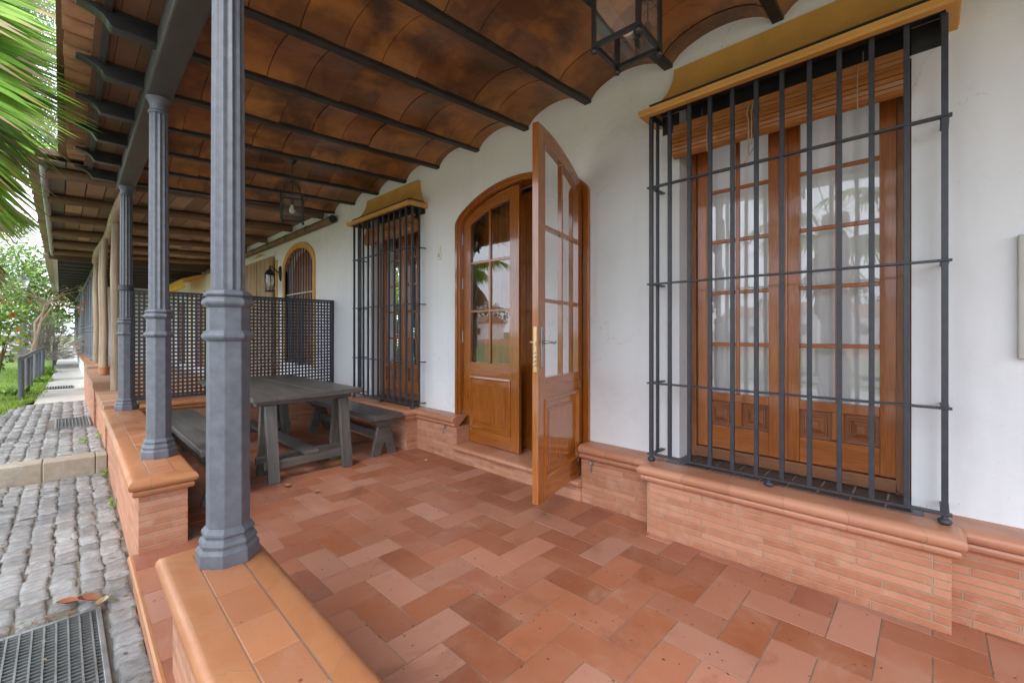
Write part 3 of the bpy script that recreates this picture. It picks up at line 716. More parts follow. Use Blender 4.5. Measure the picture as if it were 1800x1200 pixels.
# little iron catches on the plinth, number plaque and bell beside the door, box at the far right
for y in (3.93, 1.985):
    q = MB(); q.tube([(2.996, y, .345), (2.975, y, .345), (2.972, y, .338), (2.972, y, .29), (2.965, y - .012, .280), (2.955, y - .012, .287)], .005, 6); q.box(2.988, 2.999, y - .012, y + .012, .335, .355)
    q.build('door_catch', GALV, house)
q = MB(); q.box(3.122, 3.1405, 4.20, 4.245, 2.375, 2.43); q.box(3.122, 3.1405, 4.185, 4.255, 2.26, 2.37)
bell = q.build('door_bell', WHITEP, house, bevel=.006)
q = MB(); q.box(3.118, 3.1215, 4.205, 4.235, 2.29, 2.34); q.build('bell_button', m_paint('beige_plastic', (.5, .40, .27), .5), bell, bevel=.002)
q = MB(); q.box(3.10, 3.1405, -.78, -.288, 1.275, 1.855); q.build('meter_box', m_paint('meter_box_paint', (.45, .44, .41), .5, .05), house, bevel=.006)
# a lit ceiling lamp behind the large window; far-window copy added to brighten curtains
LAMPG = NT('lamp_glow'); e_ = LAMPG.n('ShaderNodeEmission'); e_.inputs[0].default_value = (1, .97, .93, 1); e_.inputs[1].default_value = 17; LAMPG.l(e_.outputs[0], LAMPG.out.inputs[0])
for y_ in (.7, 5.26):
    q = MB(); q.lathe([(.001, -.05), (.12, -.045), (.17, -.02), (.17, 0), (.001, .001)], (4.6, y_, 3.0), 20); q.build('ceiling_and_fill_lamp', LAMPG.m, house, smooth=40.0)
# curtains behind the glass
def curtain(y0, y1, z0, z1, label, seed, x=3.43):
    rg = random.Random(seed); m = MB(); m.openfaces = True; n = 60; ph = rg.random() * 6
    P = []
    for i in range(n + 1):
        y = y0 + (y1 - y0) * i / n; s = i / n * (y1 - y0)
        P.append((x + .008 * math.sin(s * 75 + ph + 2 * math.sin(s * 11)) + .010 * math.sin(s * 31 + ph), y))
    for (xa, ya), (xb, yb) in zip(P, P[1:]):
        zs = [z0, (z0 + z1) / 2, z1]
        for u, v in zip(zs, zs[1:]): m.face([(xa, ya, u), (xb, yb, u), (xb, yb, v), (xa, ya, v)], [(ya, u), (yb, u), (yb, v), (ya, v)])
    o = m.build('curtain', CURT, smooth=True); return tag(o, label, 'curtain', 'curtains behind the window glass')
curtain(.12, .68, .70, 2.95, 'white curtain behind the right-hand casement of the large barred window', 1)
curtain(.73, 1.30, .70, 2.95, 'white curtain behind the casement nearer the door of the large barred window', 2)
curtain(4.68, 5.25, .70, 2.95, 'white curtain in the far barred window, half nearer the door', 3)
curtain(5.28, 5.86, .70, 2.95, 'white curtain in the far barred window, half nearer the trellis', 4)
# rolled bamboo blinds
def blind(d, label):
    t = thing('bamboo_blind', label, 'blind', (3.09, .70 + d, 2.6), 0, 'rolled blinds over the windows')
    ya, yb = .095 + d, 1.345 + d; cz, cx = 2.738, 3.085; n = 20; P = []
    for i in range(n):
        a = 2 * math.pi * i / n; b = a + 2 * math.pi / n * .80
        for q, k in ((a, 1), (b, 1.03), (b + .01, .80), (a + 2 * math.pi / n - .01, .80)): P.append((cx + .054 * k * math.cos(q), cz + .088 * k * math.sin(q)))
    r = MB(); r.prism(P, 1, ya, yb, grain=1); r.build('rolled_slats', BAMBOO, t)
    s = MB()
    for k in range(3): s.box(3.055 + .004 * k, 3.064 + .004 * k, ya, yb, 2.795 + k * .022, 2.812 + k * .022, 1)
    s.box(3.07, 3.09, ya, yb, 2.858, 2.885, 1); s.build('head_slats', BAMBOO, t)
    c = MB()
    for y in (ya + .2, (ya + yb) / 2 + .1, yb - .25): c.tube([(3.078, y, 2.88), (3.03, y, 2.80), (3.025, y, 2.70), (3.035, y, 2.62)], .0035, 5)
    y = .79 + d
    for k, l in ((0, .24), (.03, .20), (.055, .27)): c.tube([(3.075, y + k, 2.87), (3.02, y + k, 2.79), (3.008, y + k * .8, 2.72), (3.012, y + k * .6 + .01, 2.86 - l - .08)], .004, 5)
    c.tube([(3.012, y + .01, 2.56), (2.965, y + .06, 2.45), (2.945, y + .07, 2.437)], .003, 5); c.build('cord', ROPE, t)
    e = MB()
    for yy in (ya + .18, ya + .85, yb - .2): e.tube([(3.08, yy, 2.885), (3.08, yy, 2.95)], .003, 5)
    e.build('hook', STEEL, t)
blind(0, 'rolled reddish bamboo blind hung over the large barred window'); blind(4.56, 'rolled reddish bamboo blind hung over the far barred window by the table')
# ================================================================== PORCH ROOF
porch = thing('porch_roof', 'porch roof of dark iron rafters and low brick vaults along the white house', 'roof', (0.45, 2.5, 3.2))
zb = lambda x: 3.215 + .052 * (x - .5)
YK = [.70 + .712 * k for k in range(-6, 10)]
fx = lambda x, y: x + KS * y
for y in YK:
    b = MB(); b.bar((fx(.50, y), y, zb(.50) + .062), (XW + .08, y, zb(XW + .08) + .062), .066, .124)
    b.build('rafter', BLACK, porch, bevel=.006)
    x0 = fx(0, y); c = MB(); z = zb(.3) + .005
    c.prism([(x0 + .385, z), (x0 + .165, z), (x0 + .152, z + .012), (x0 + .140, z + .036), (x0 + .118, z + .058), (x0 + .088, z + .074), (x0 + .050, z + .088), (x0 + .012, z + .097), (x0 + .012, z + .112), (x0 + .385, z + .130)], 1, y - .042, y + .042)
    c.build('corbel', IRON if False else m_paint('corbel_paint', (.026, .027, .030), .40, .3) if not bpy.data.materials.get('corbel_paint') else bpy.data.materials['corbel_paint'], porch, bevel=.005)
b = MB(CX); b.box(.374, .530, -4, 7.19, 3.132, 3.30, 1); b.build('long_beam', BEAMP, porch, bevel=.012)
b = MB(CX); b.box(.44, .50, -4, 7.15, 3.301, 3.46, 1); b.build('infill_board', BLACK, porch)
VC = [(.27, .120, .048), (.32, .150, .058), (.24, .108, .045), (.36, .175, .064), (.29, .120, .042), (.205, .096, .042)]
rg = random.Random(31)
for a, c in zip(YK, YK[1:]):
    m = MB(); m.openfaces = True; ya, yb = a + .032, c - .032; x = .53 + KS * a; n = 12
    x -= rg.random() * .15
    while x < XW + .01:
        x2 = min(x + .272 + .02 * rg.random(), XW + .012); dz = (rg.random() - .5) * .010; tl = (rg.random() - .5) * .014; col = rg.choice(VC); k = .8 + .5 * rg.random(); col = tuple(q * k for q in col)
        def arc(xx, e): return [(xx, ya + (yb - ya) * i / n, zb(xx) + .030 + .112 * (1 - (2 * i / n - 1) ** 2) ** .72 + dz + e) for i in range(n + 1)]
        g = .0025; A, B = arc(x + g, -tl), arc(x2 - g, tl)
        for i in range(n):
            m.face([A[i], A[i + 1], B[i + 1], B[i]], None, col)
            for Q, up in ((A, 1), (B, 1)): m.face([Q[i], Q[i + 1], (Q[i + 1][0], Q[i + 1][1], Q[i + 1][2] + .02), (Q[i][0], Q[i][1], Q[i][2] + .02)], None, (.05, .03, .02))
        x = x2
    m.build('vault', VAULT, porch)
m = MB(); m.prism([(-.02, 3.43), (3.2, 3.60), (3.2, 3.68), (-.02, 3.48)], 1, -4.2, 7.16, col=(.20, .115, .07)); m.build('roof_deck', ROOFT, porch)
m = MB(); rg = random.Random(8)      # the flat boarding over the corbels
for y, c in zip(YK, YK[1:]):
    for k in range(3):
        g = .8 + .5 * rg.random(); x0 = .10 + k * .115; m.box(fx(x0, y), fx(x0 + .112, y), y + .03, c - .03, zb(.2) + .125 + .003 * rg.random(), zb(.2) + .15, 1, (.17 * g, .085 * g, .05 * g))
m.build('soffit_board', PLANK, porch)
m = MB(CX); m.box(.128, .165, -4, 7.16, zb(.13) + .10, zb(.13) + .128, 1); m.build('eave_batten', BLACK, porch)
m = MB(); m.openfaces = True; y = -4.0
while y < 7.1:
    g = .75 + .5 * rg.random(); col = (.40 * g, .22 * g, .125 * g); r = .082; x0, x1 = fx(-.052, y) + .01 * rg.random(), fx(.135, y)
    for i in range(8):
        a0, a1 = math.pi + math.pi * i / 8, math.pi + math.pi * (i + 1) / 8
        for rr in (r, r - .013):
            P = [(x, y + rr * math.cos(a), 3.425 + rr * .75 * math.sin(a)) for x, a in ((x0, a0), (x0, a1), (x1, a1), (x1, a0))]; m.face(P, None, col)
        m.face([(x0, y + r * math.cos(a0), 3.425 + r * .75 * math.sin(a0)), (x0, y + r * math.cos(a1), 3.425 + r * .75 * math.sin(a1)), (x0, y + (r - .013) * math.cos(a1), 3.425 + (r - .013) * .75 * math.sin(a1)), (x0, y + (r - .013) * math.cos(a0), 3.425 + (r - .013) * .75 * math.sin(a0))], None, col)
    for i in range(8):
        a0, a1 = math.pi * i / 8, math.pi * (i + 1) / 8; P = [(x, y + .098 + .075 * math.cos(a), 3.432 + .06 * math.sin(a)) for x, a in ((x0 - .012, a0), (x0 - .012, a1), (x1 + .2, a1), (x1 + .2, a0))]; m.face(P, None, tuple(q * .9 for q in col))
    y += .196
m.build('eave_tile', ROOFT, porch)

# ================================================================== COLUMNS
HC = 3.132 - .479
def column_at(x, y, label):
    t = thing('iron_column', label, 'column', (x, y, .479), 0, 'cast iron porch columns')
    o8 = math.pi / 8; k8 = 1 / math.cos(o8)
    q8 = .80 * k8; m = MB(); m.lathe([(r * q8, z) for r, z in ((.130, 0), (.130, .004), (.130, .052), (.124, .060), (.116, .066), (.118, .074), (.121, .082), (.114, .094), (.104, .102), (.103, .108), (.110, .116), (.108, .126), (.096, .138), (.091, .143))], n=8, ph=o8)
    m.build('base', IRON, t, local=True, bevel=.0025)
    m = MB(); m.lathe([(r * q8, z) for r, z in ((.0905, .14), (.0885, .90), (.088, 1.075))], n=8, ph=o8); m.build('octagonal_shaft', IRON, t, local=True, bevel=.003)
    m = MB()
    for z in (.885, 1.02): m.lathe([(r * q8, z + q) for r, q in ((.090, 0), (.101, .008), (.108, .016), (.109, .024), (.104, .032), (.096, .038), (.090, .044))], n=8, ph=o8)
    m.lathe([(r * q8, 1.064 + q) for r, q in ((.09, 0), (.099, .005), (.101, .012), (.094, .02), (.084, .026), (.07, .03))], n=8, ph=o8)
    m.build('collar', IRON, t, local=True, bevel=.002)
    m = MB(); n = 96
    m.lathe([(.0615, 1.085), (.0615, 1.10), (.0595, 1.8), (.056, HC - .11)], n=n, mod=lambda k, r: 1 - .12 * abs(math.sin(k * math.pi / 8)) ** 1.5)
    m.build('fluted_shaft', IRON, t, local=True, smooth=40.0)
    m = MB(); m.lathe([(r * .80, z) for r, z in ((.068, HC - .118), (.077, HC - .112), (.081, HC - .104), (.078, HC - .096), (.069, HC - .09), (.069, HC - .055), (.074, HC - .045), (.081, HC - .03), (.092, HC - .012), (.098, HC - .006), (.098, HC))], n=24)
    m.build('capital', IRON, t, local=True, smooth=40.0); return t
c1 = column_at(fx(.451, 2.085), 2.085, 'grey iron column with octagonal foot on the near low wall, nearest the camera')
dup(c1, (fx(.452, 4.15), 4.15, .479), 0, 'grey iron column on the low wall just across the entrance gap')
dup(c1, (fx(.450, 6.92), 6.92, .479), 0, 'grey iron column by the trellis, with a strap to the pale log post')

# ================================================================== LOW BRICK WALLS
def low_wall(y0, y1, label, zbot=-.6):
    t = thing('low_wall', label, 'wall', (fx(.42, (y0 + y1) / 2), (y0 + y1) / 2, zbot), 0, 'low brick porch walls')
    m = MB(CX); m.box(.29, .544, y0, y1, zbot, .372); m.build('brick_body', BRICK, t, bevel=.002)
    m = MB(CX); P = [(o, z) for o, z in PROF[:-2]] + [(-.0, .478), (-.058, .479)]
    m.sweep([(.544, y0), (.544, y1), (.29, y1), (.29, y0)], P, closed=True); m.build('coping', CAP, t, smooth=30.0)
    m = MB(CX); y = y0 + .056; rg = random.Random(int(y0 * 10))
    m.box(.345, .489, y0 + .05, y1 - .05, .44, .4765, col=(.25, .19, .14))
    while y < y1 - .06:
        b = min(y + .215, y1 - .056); k = .9 + .25 * rg.random(); c = rg.choice([(.42, .172, .078), (.46, .20, .095), (.395, .155, .068)]); tile(m, .350, .484, y, b, .4805, tuple(q * k for q in c), .002, .003); y = b
    m.build('top_tile', COPE, t); return t
low_wall(-4.5, 2.255, 'low brick wall with rounded terracotta coping nearest the camera')
low_wall(3.592, 7.10, 'low brick wall with rounded coping between the entrance and the trellis')
t = thing('low_wall', 'low brick cross wall with terracotta top under the black trellis', 'wall', (1.8, 7.1, 0), 0, 'low brick porch walls')
m = MB(); m.box(.66, XP - .001, 6.90, 7.34, -.05, .43); m.build('brick_body', BRICK, t)
m = MB(); m.sweep([(.66, 6.90), (XP - .065, 6.90)], [(o, z + .06) for o, z in PROF[:-2]] + [(0, .538), (-.10, .539)]); m.build('coping', CAP, t, smooth=30.0)
m = MB(); x = .66; rg = random.Random(4)
m.box(.66, 2.93, 6.95, 7.34, .431, .535, col=(.25, .19, .14))
while x < 2.9:
    for a, b in ((7.003, 7.17), (7.174, 7.34)): k = .9 + .25 * rg.random(); tile(m, x, min(x + .27, 2.93), a, b, .5405, tuple(q * k for q in (.5, .22, .11)), .002, .003)
    x += .272
m.build('top_tile', COPE, t)

# ================================================================== TRELLIS
t = thing('trellis_screen', 'black square lattice trellis screen closing the end of the porch', 'trellis', (1.86, 7.12, .56))
x0, x1, z0, z1, yt = .585, 3.128, .552, 1.928, 7.12
m = MB(); w = .032
m.box(x0, x1, yt - .018, yt + .018, z1 - w, z1); m.box(x0, x1, yt - .018, yt + .018, z0, z0 + w); m.box(x0, x0 + w, yt - .018, yt + .018, z0 + w, z1 - w); m.box(x1 - w, x1, yt - .018, yt + .018, z0 + w, z1 - w)
m.box(1.62, 1.65, yt - .0178, yt + .0178, z0 + w, z1 - w)
m.build('frame', GRILLE, t, bevel=.003)
m = MB(); st = .0487; n = int((x1 - x0) / st)
for i in range(1, n): x = x0 + (x1 - x0) * i / n; m.box(x - .0112, x + .0112, yt - .009, yt - .0005, z0 + w, z1 - w)
n = int((z1 - z0) / st)
for i in range(1, n): z = z0 + (z1 - z0) * i / n; m.box(x0 + w, x1 - w, yt + .0005, yt + .009, z - .0112, z + .0112)
m.build('lattice', GRILLE, t)

# ================================================================== TABLE AND BENCHES
t = thing('picnic_table', 'dark stained wooden trestle table in the corner of the porch', 'table', (1.72, 5.5, 0))
TX0, TX1, TY0, TY1, TZ = 1.20, 2.245, 4.385, 6.62, .808
for i in range(5):
    a = TX0 + (TX1 - TX0) * i / 5; b = MB(); b.box(a + .001, a + (TX1 - TX0) / 5 - .001, TY0 + .003 * (i % 2), TY1, TZ - .048 - .001 * (i % 2), TZ - .0012 * (i % 3), 1); b.build('top_board', TABLEW, t, bevel=.004)
for y in (4.56, 6.36):
    s = MB(); s.box(TX0 + .06, TX1 - .06, y - .045, y + .045, TZ - .10, TZ - .0505, 0); s.build('trestle_head', TABLEW, t, bevel=.004)
    for x in (1.375, 2.08):
        for e in (-1, 1):
            q = MB(); q.bar((x, y + e * .062, TZ - .1), (x + (.0), y + e * .165, 0.0), .100, .050, up=(0, 1, 0)); q.build('leg', TABLEW, t, bevel=.004)
    for e in (-1, 1):
        q = MB(); q.box(1.30, 2.16, y + e * .118 - .018, y + e * .118 + .018, .12, .20, 0); q.build('cross_rail', TABLEW, t, bevel=.004)
q = MB(); q.box(1.66, 1.80, 4.42, 6.50, .2015, .235, 1); q.build('stretcher_board', TABLEW, t, bevel=.004)
def bench(x0, x1, y0, y1, label, z=.47):
    xm = (x0 + x1) / 2; t = thing('bench', label, 'bench', (xm, (y0 + y1) / 2, 0), 0, 'dark benches at the table')
    b = MB(); b.box(x0, x1, y0, y1, z - .052, z, 1); b.build('seat', TABLEW, t, bevel=.005)
    for y in (y0 + .09, y1 - .15):
        e = MB(); e.prism([(x0 + .045, z - .0525), (x1 - .045, z - .0525), (x1 - .045, z - .085), (x1 - .095, z - .135), (x0 + .095, z - .135), (x0 + .045, z - .085)], 1, y, y + .06); e.build('end_rail', TABLEW, t, bevel=.004)
        w = x1 - x0; l = MB()
        l.prism([(x0 + .105, z - .1355), (x1 - .105, z - .1355), (x1 - .02, 0), (x1 - .12, 0), (xm, .15), (x0 + .12, 0), (x0 + .02, 0)], 1, y + .006, y + .052, grain=None); l.build('leg', TABLEW, t, bevel=.004)
    r = MB(); r.box(xm - .02, xm + .02, y0 + .16, y1 - .16, .17, .25, 1); r.build('stretcher', TABLEW, t, bevel=.003); return t
bench(2.40, 2.76, 4.42, 6.42, 'dark wooden bench between the table and the house wall')
bench(.765, 1.115, 4.13, 6.45, 'dark wooden bench between the table and the low porch wall')

# ================================================================== LANTERNS
def torus_pts(r, n=14, ax=0, c=(0, 0, 0), k=1.0):
    P = []
    for i in range(n + 1):
        a = 2 * math.pi * i / n; u, v = r * math.cos(a), r * k * math.sin(a)
        P.append((c[0] + (u if ax else 0), c[1] + (0 if ax else u), c[2] + v))
    return P
def lantern(loc, rz, label):
    t = thing('hanging_lantern', label, 'lantern', loc, rz, 'glass lanterns hung from the vaults')
    B = lambda m, n, mat, sm=False, par=None: m.build(n, mat, par or t, smooth=sm, local=True)
    m = MB(); m.lathe([(.006, -.075), (.02, -.066), (.034, -.048), (.046, -.028), (.056, -.012), (.05, 0)], n=24, mod=lambda k, r: 1 - .10 * (k % 3 == 0)); B(m, 'canopy', LANT)
    m = MB(); m.tube([(0, 0, -.07), (0, 0, -.11)], .004, 6)
    m.tube(torus_pts(.013, 12, 0, (0, 0, -.125), 1.6), .003, 6); m.tube(torus_pts(.013, 12, 1, (0, 0, -.158), 1.6), .003, 6); m.tube(torus_pts(.013, 12, 0, (0, 0, -.19), 1.6), .003, 6)
    m.tube(torus_pts(.03, 18, 1, (0, 0, -.232)), .004, 6); B(m, 'chain', LANT, True)
    h = .108; zt, zl = -.425, -.705; m = MB()
    for sx in (-1, 1):
        for sy in (-1, 1):
            P = []
            for i in range(11):
                a = i / 10 * math.pi / 2; q = math.sin(a) * (h - .012) * .9; P.append((sx * q, sy * q, -.275 - .145 * (1 - math.cos(a))))
            P += [(sx * (h + .012), sy * (h + .012), -.432), (sx * (h + .034), sy * (h + .034), -.425), (sx * (h + .043), sy * (h + .043), -.405), (sx * (h + .034), sy * (h + .034), -.39), (sx * (h + .024), sy * (h + .024), -.398)]
            m.tube(P, .0042, 6)
    m.tube([(0, 0, -.262), (0, 0, -.278)], [.012, .005], 8); B(m, 'scroll_arm', LANT, True)
    m = MB(); w = .0095
    for sx in (-1, 1):
        for sy in (-1, 1): m.box(sx * h - w, sx * h + w, sy * h - w, sy * h + w, zl, zt)
    for z in (zl + w, zt - w):
        for s in (-1, 1):
            m.box(-h + w, h - w, s * h - w, s * h + w, z - w, z + w); m.box(s * h - w, s * h + w, -h + w, h - w, z - w, z + w)
    B(m, 'cage', LANT)
    for k in range(4):
        g = MB(); g.openfaces = True; q = h + .002; a = h - w
        f = [[(-a, q, zl + .013), (a, q, zl + .013), (a, q, zt - .013), (-a, q, zt - .013)], [(q, -a, zl + .013), (q, a, zl + .013), (q, a, zt - .013), (q, -a, zt - .013)]]
        s = -1 if k > 1 else 1; g.face([(p[0] * (s if k % 2 else 1), p[1] * (1 if k % 2 else s), p[2]) for p in f[k % 2]]); B(g, 'glass_pane', LGLASS)
    m = MB()
    for sx in (-1, 1):
        for sy in (-1, 1): m.lathe([(.001, -.030), (.011, -.026), (.016, -.016), (.013, -.005), (.006, 0)], (sx * h, sy * h, zl), 12)
    B(m, 'ball_foot', LANT, True)
    m = MB(); m.tube([(0, 0, -.28), (0, 0, -.46)], .004, 6); m.lathe([(.018, -.535), (.021, -.50), (.02, -.48), (.012, -.465), (.005, -.455)], n=14); B(m, 'lamp_holder', LANT, True)
    m = MB(); m.lathe([(.001, -.640), (.016, -.637), (.028, -.625), (.034, -.605), (.030, -.583), (.022, -.565), (.017, -.55), (.016, -.534)], n=18); B(m, 'bulb', BULB, True)
    return t
l1 = lantern((1.812, 1.012, 3.405), R(2), 'square glass lantern hanging nearest the camera, before the large barred window')
dup(l1, (1.86, 5.32, 3.405), R(-22), 'square glass lantern hanging over the dark table at the far end of the porch')
# ================================================================== NEIGHBOUR HOUSE
nb = thing('neighbour_house', 'white house next door with ochre arched window and board shutters', 'house', (XW, 9.5, 0))
NC, NHW, NZT, NZS = 8.66, .70, 2.99, 2.62
ell = lambda t, hw, zt, zs: zs + (zt - zs) * math.sqrt(max(0, 1 - (t / hw) ** 2))
m = MB(); m.openfaces = True; ys = {7.05, 15.6, NC - NHW, NC + NHW} | {NC + NHW * math.sin(math.pi / 2 * i / 12) * s for i in range(13) for s in (-1, 1)}; ys = sorted(ys)
for a, b in zip(ys, ys[1:]):
    if b - a < 1e-6: continue
    Q = lambda za, zb_, zc, zd: m.face([(XW, a, za), (XW, b, zb_), (XW, b, zc), (XW, a, zd)])
    if abs((a + b) / 2 - NC) < NHW:
        za, zb_ = ell(a - NC, NHW, NZT, NZS), ell(b - NC, NHW, NZT, NZS); Q(-.5, -.5, .8, .8); Q(za, zb_, 3.8, 3.8)
        m.face([(XW, a, za), (XW + .2, a, za), (XW + .2, b, zb_), (XW, b, zb_)])
    else: Q(-.5, -.5, 3.8, 3.8)
for y in (NC - NHW, NC + NHW): m.face([(XW, y, .8), (XW + .2, y, .8), (XW + .2, y, NZS), (XW, y, NZS)])
m.face([(XW, NC - NHW, .8), (XW + .2, NC - NHW, .8), (XW + .2, NC + NHW, .8), (XW, NC + NHW, .8)])
m.build('wall', PLASTER, nb)
m = MB(); m.box(XW + .26, 7.2, 7.06, 15.6, -.5, 3.8); m.build('back_wall', PLASTER, nb)
def ell_out(hw, zt, zs, z0): return [(NC - hw, z0)] + [(NC - hw * math.cos(math.pi * i / 24), ell(hw * math.cos(math.pi * i / 24), hw, zt, zs)) for i in range(25)] + [(NC + hw, z0)]
m = MB(); ring_mesh(m, ell_out(.80, 3.10, 2.66, .8), ell_out(.70, 2.99, 2.62, .8), XW - .02, XW + .08); m.build('window_surround', OCHRE, nb)
m = MB()
for i in range(10): m.box(XW + .17, XW + .2, NC - .7 + i * .14, NC - .562 + i * .14, .8, 3.0, 2)
w = m.build('window', REDW, nb)
m = MB()
for i in range(70): m.box(XW + .10, XW + .108, NC - .69, NC + .22, 1.0 + i * .024, 1.019 + i * .024, 1)
m.build('rolled_shade', BAMBOO, w)
for i in range(11):
    y = NC - .64 + i * .128; b = MB(); b.tube([(XW + .04, y, .8), (XW + .04, y, ell(y - NC, .7, 2.99, 2.62))], .011, 6); b.build('bar', GRILLE, w)
m = MB(); m.box(XW + .02, XW + .032, NC - .7, NC + .7, 2.13, 2.155); m.build('cross_bar', GALV, w)
WEATH = m_wood('weathered_board', (.30, .19, .10), (.50, .38, .25), .75, 0, .6, .6, .2)
for k, (a, b) in enumerate(((9.95, 10.93), (10.97, 11.95))):
    m = MB(); n = 7
    for i in range(n): m.box(XW - .07 - .004 * (i % 2), XW - .03, a + (b - a) * i / n + .003, a + (b - a) * (i + 1) / n - .003, .1, 2.99, 2)
    m.build('board_shutter', WEATH, nb)
m = MB(); m.box(XW - .06, XW + .0, 9.85, 12.05, 2.995, 3.07); m.build('shutter_rail', PLASTER, nb)
m = MB(); m.prism([(10.35, 3.075), (10.95, 3.16), (11.55, 3.075)], 0, XW - .02, XW + .01); m.build('door_arch', OCHRE, nb)
m = MB(); m.box(XW - .02, XW + .01, 9.80, 9.9, .1, 2.9); m.box(XW - .02, XW + .01, 12.0, 12.1, .1, 2.9); m.build('door_surround', OCHRE, nb)
m = MB(); m.box(XW - .04, XW + .05, 7.36, 15.6, -.3, .42); m.build('brick_plinth', BRICK, nb)
# log that runs along the wall under the rafters
lg = thing('wood_porch_roof', 'plank porch roof on round log rafters belonging to the house next door', 'roof', (.5, 11, 3.0))
m = MB(); y = 6.98
while y < 15.6:
    b = y + 1.02; m.tube([(3.06, y, 3.23), (3.06, b - .008, 3.225)], [.062, .058], 14); y = b
m.build('wall_log', LOGW, lg, smooth=40.0)
m = MB(); m.openfaces = True; y = 8.0
bl = MB(); y = 6.98
while y < 15.6: bl.tube([(3.06, y - .015, 3.23), (3.06, y + .012, 3.23)], .0655, 14); y += 1.02
bl.build('log_band', BLACK, lg)
zl = lambda x: 3.30 + .035 * (x - .5); rg = random.Random(12)
for y in (7.42, 8.85, 10.3, 11.75, 13.2, 14.7):
    r = MB(); P = [(-.12 + .8 * i, y + .02 * math.sin(i * 2 + y), zl(-.12 + .8 * i) - .012 + .008 * math.sin(i * 3 + y)) for i in range(5)]
    r.tube(P, [.066 + .006 * math.sin(i * 1.7 + y) for i in range(5)], 12); r.build('log_rafter', LOGW, lg, smooth=40.0)
m = MB(); x = -.14
while x < 3.1:
    w = .17 + .05 * rg.random(); y = 7.2
    while y < 15.5:
        L = 1.44; b = min(y + L, 15.5); g = .7 + .6 * rg.random(); c = rg.choice([(.30, .185, .12), (.36, .23, .15), (.25, .155, .105)])
        if x < .05: c = (.17, .15, .125)
        m.box(x, x + w - .012, y + .004, b - .004, zl(x) + .062, zl(x) + .085, 1, tuple(q * g for q in c)); y = b
    x += w
m.build('roof_plank', PLANK, lg)
m = MB(); m.prism([(-.2, 3.40), (3.12, 3.52), (3.12, 3.6), (-.2, 3.46)], 1, 7.17, 15.55, col=(.2, .13, .09)); m.box(-.2, 3.12, 15.56, 15.595, 3.2, 3.62, col=(.1, .06, .04)); m.build('roof_deck', ROOFT, lg)
m = MB(); m.openfaces = True; y = 7.2
while y < 15.5:
    g = .7 + .5 * rg.random(); m.box(-.26 - .02 * rg.random(), -.02, y, y + .185, 3.345, 3.362, None, (.36 * g, .25 * g, .17 * g)); y += .196
m.openfaces = False; m.build('eave_tile', ROOFT, lg)
m = MB(); m.tube([(-.135, 7.3, 3.30), (-.135, 15.4, 3.29)], .035, 10); m.build('gutter', GALV, lg, smooth=True)
m = MB(); y = 7.25; P = []
while y < 15.6: P.append((.60 + .02 * math.sin(y * 1.3), y, 3.165 + .01 * math.sin(y * 2))); y += .6
m.tube(P, .072, 12); m.build('log_beam', POSTW, lg, smooth=40.0)
posts = [(7.32, .575, .478), (9.15, .60, .50), (10.9, .56, .62), (12.2, .60, .62), (14.9, .62, .62)]
pl_lab = ['pale log post strapped to the iron column by the trellis', 'thick pale log post standing on the brick-on-edge wall', 'thin pale log post in a terracotta pot base', 'pale log post on the far end of the raised brick wall', 'farthest pale log post before the black columns']
for (y, x, z), L in zip(posts, pl_lab):
    r = (.050, .062, .045, .064, .066)[posts.index((y, x, z))]
    m = MB(); m.tube([(x, y, z), (x + .012, y, z + .9), (x - .008, y, z + 1.8), (x + .01, y, 3.11)], [r * 1.05, r, r * .95, r * .92], 14)
    o = m.build('log_post', POSTW, smooth=40.0); tag(o, L, 'post', 'log posts of the house next door')
m = MB(); m.lathe([(.064, 1.895), (.072, 1.90), (.072, 1.955), (.064, 1.96)], (fx(.450, 6.92), 6.92, 0), 24); o = m.build('iron_strap', GRILLE); tag(o, 'dark iron strap clamped round the column by the trellis', 'strap')
m = MB(); m.lathe([(.055, .63), (.07, .64), (.075, .74), (.078, .745), (.078, .765), (.06, .766)], (.56, 10.9, 0), 20); o = m.build('clay_pot', CAP); tag(o, 'small terracotta pot around the foot of the thin log post', 'pot')
def edge_wall(y0, y1, z, x0, x1, label):
    t = thing('low_wall', label, 'wall', (x0, y0, -.3), 0, 'low brick porch walls'); m = MB(); m.box(x0, x1, y0, y1, -.3, z - .09); m.build('brick_body', BRICK, t)
    b = MB(); y = y0; rg = random.Random(int(y0))
    while y < y1 - .02:
        g = .75 + .5 * rg.random(); b.box(x0 - .012, x1 + .012, y + .003, min(y + .052, y1) - .003, z - .09, z + .004 * rg.random(), None, (.42 * g, .24 * g, .15 * g)); y += .052
    b.build('brick_on_edge', PLANK, t, bevel=.003); return t
edge_wall(7.35, 9.30, .492, .385, .70, 'low wall topped with bricks on edge behind the column by the trellis')
edge_wall(9.32, 13.0, .62, .36, .72, 'raised low wall topped with bricks on edge under the log posts')
edge_wall(13.3, 15.5, .64, .42, .72, 'short far low wall of brick before the black columns')
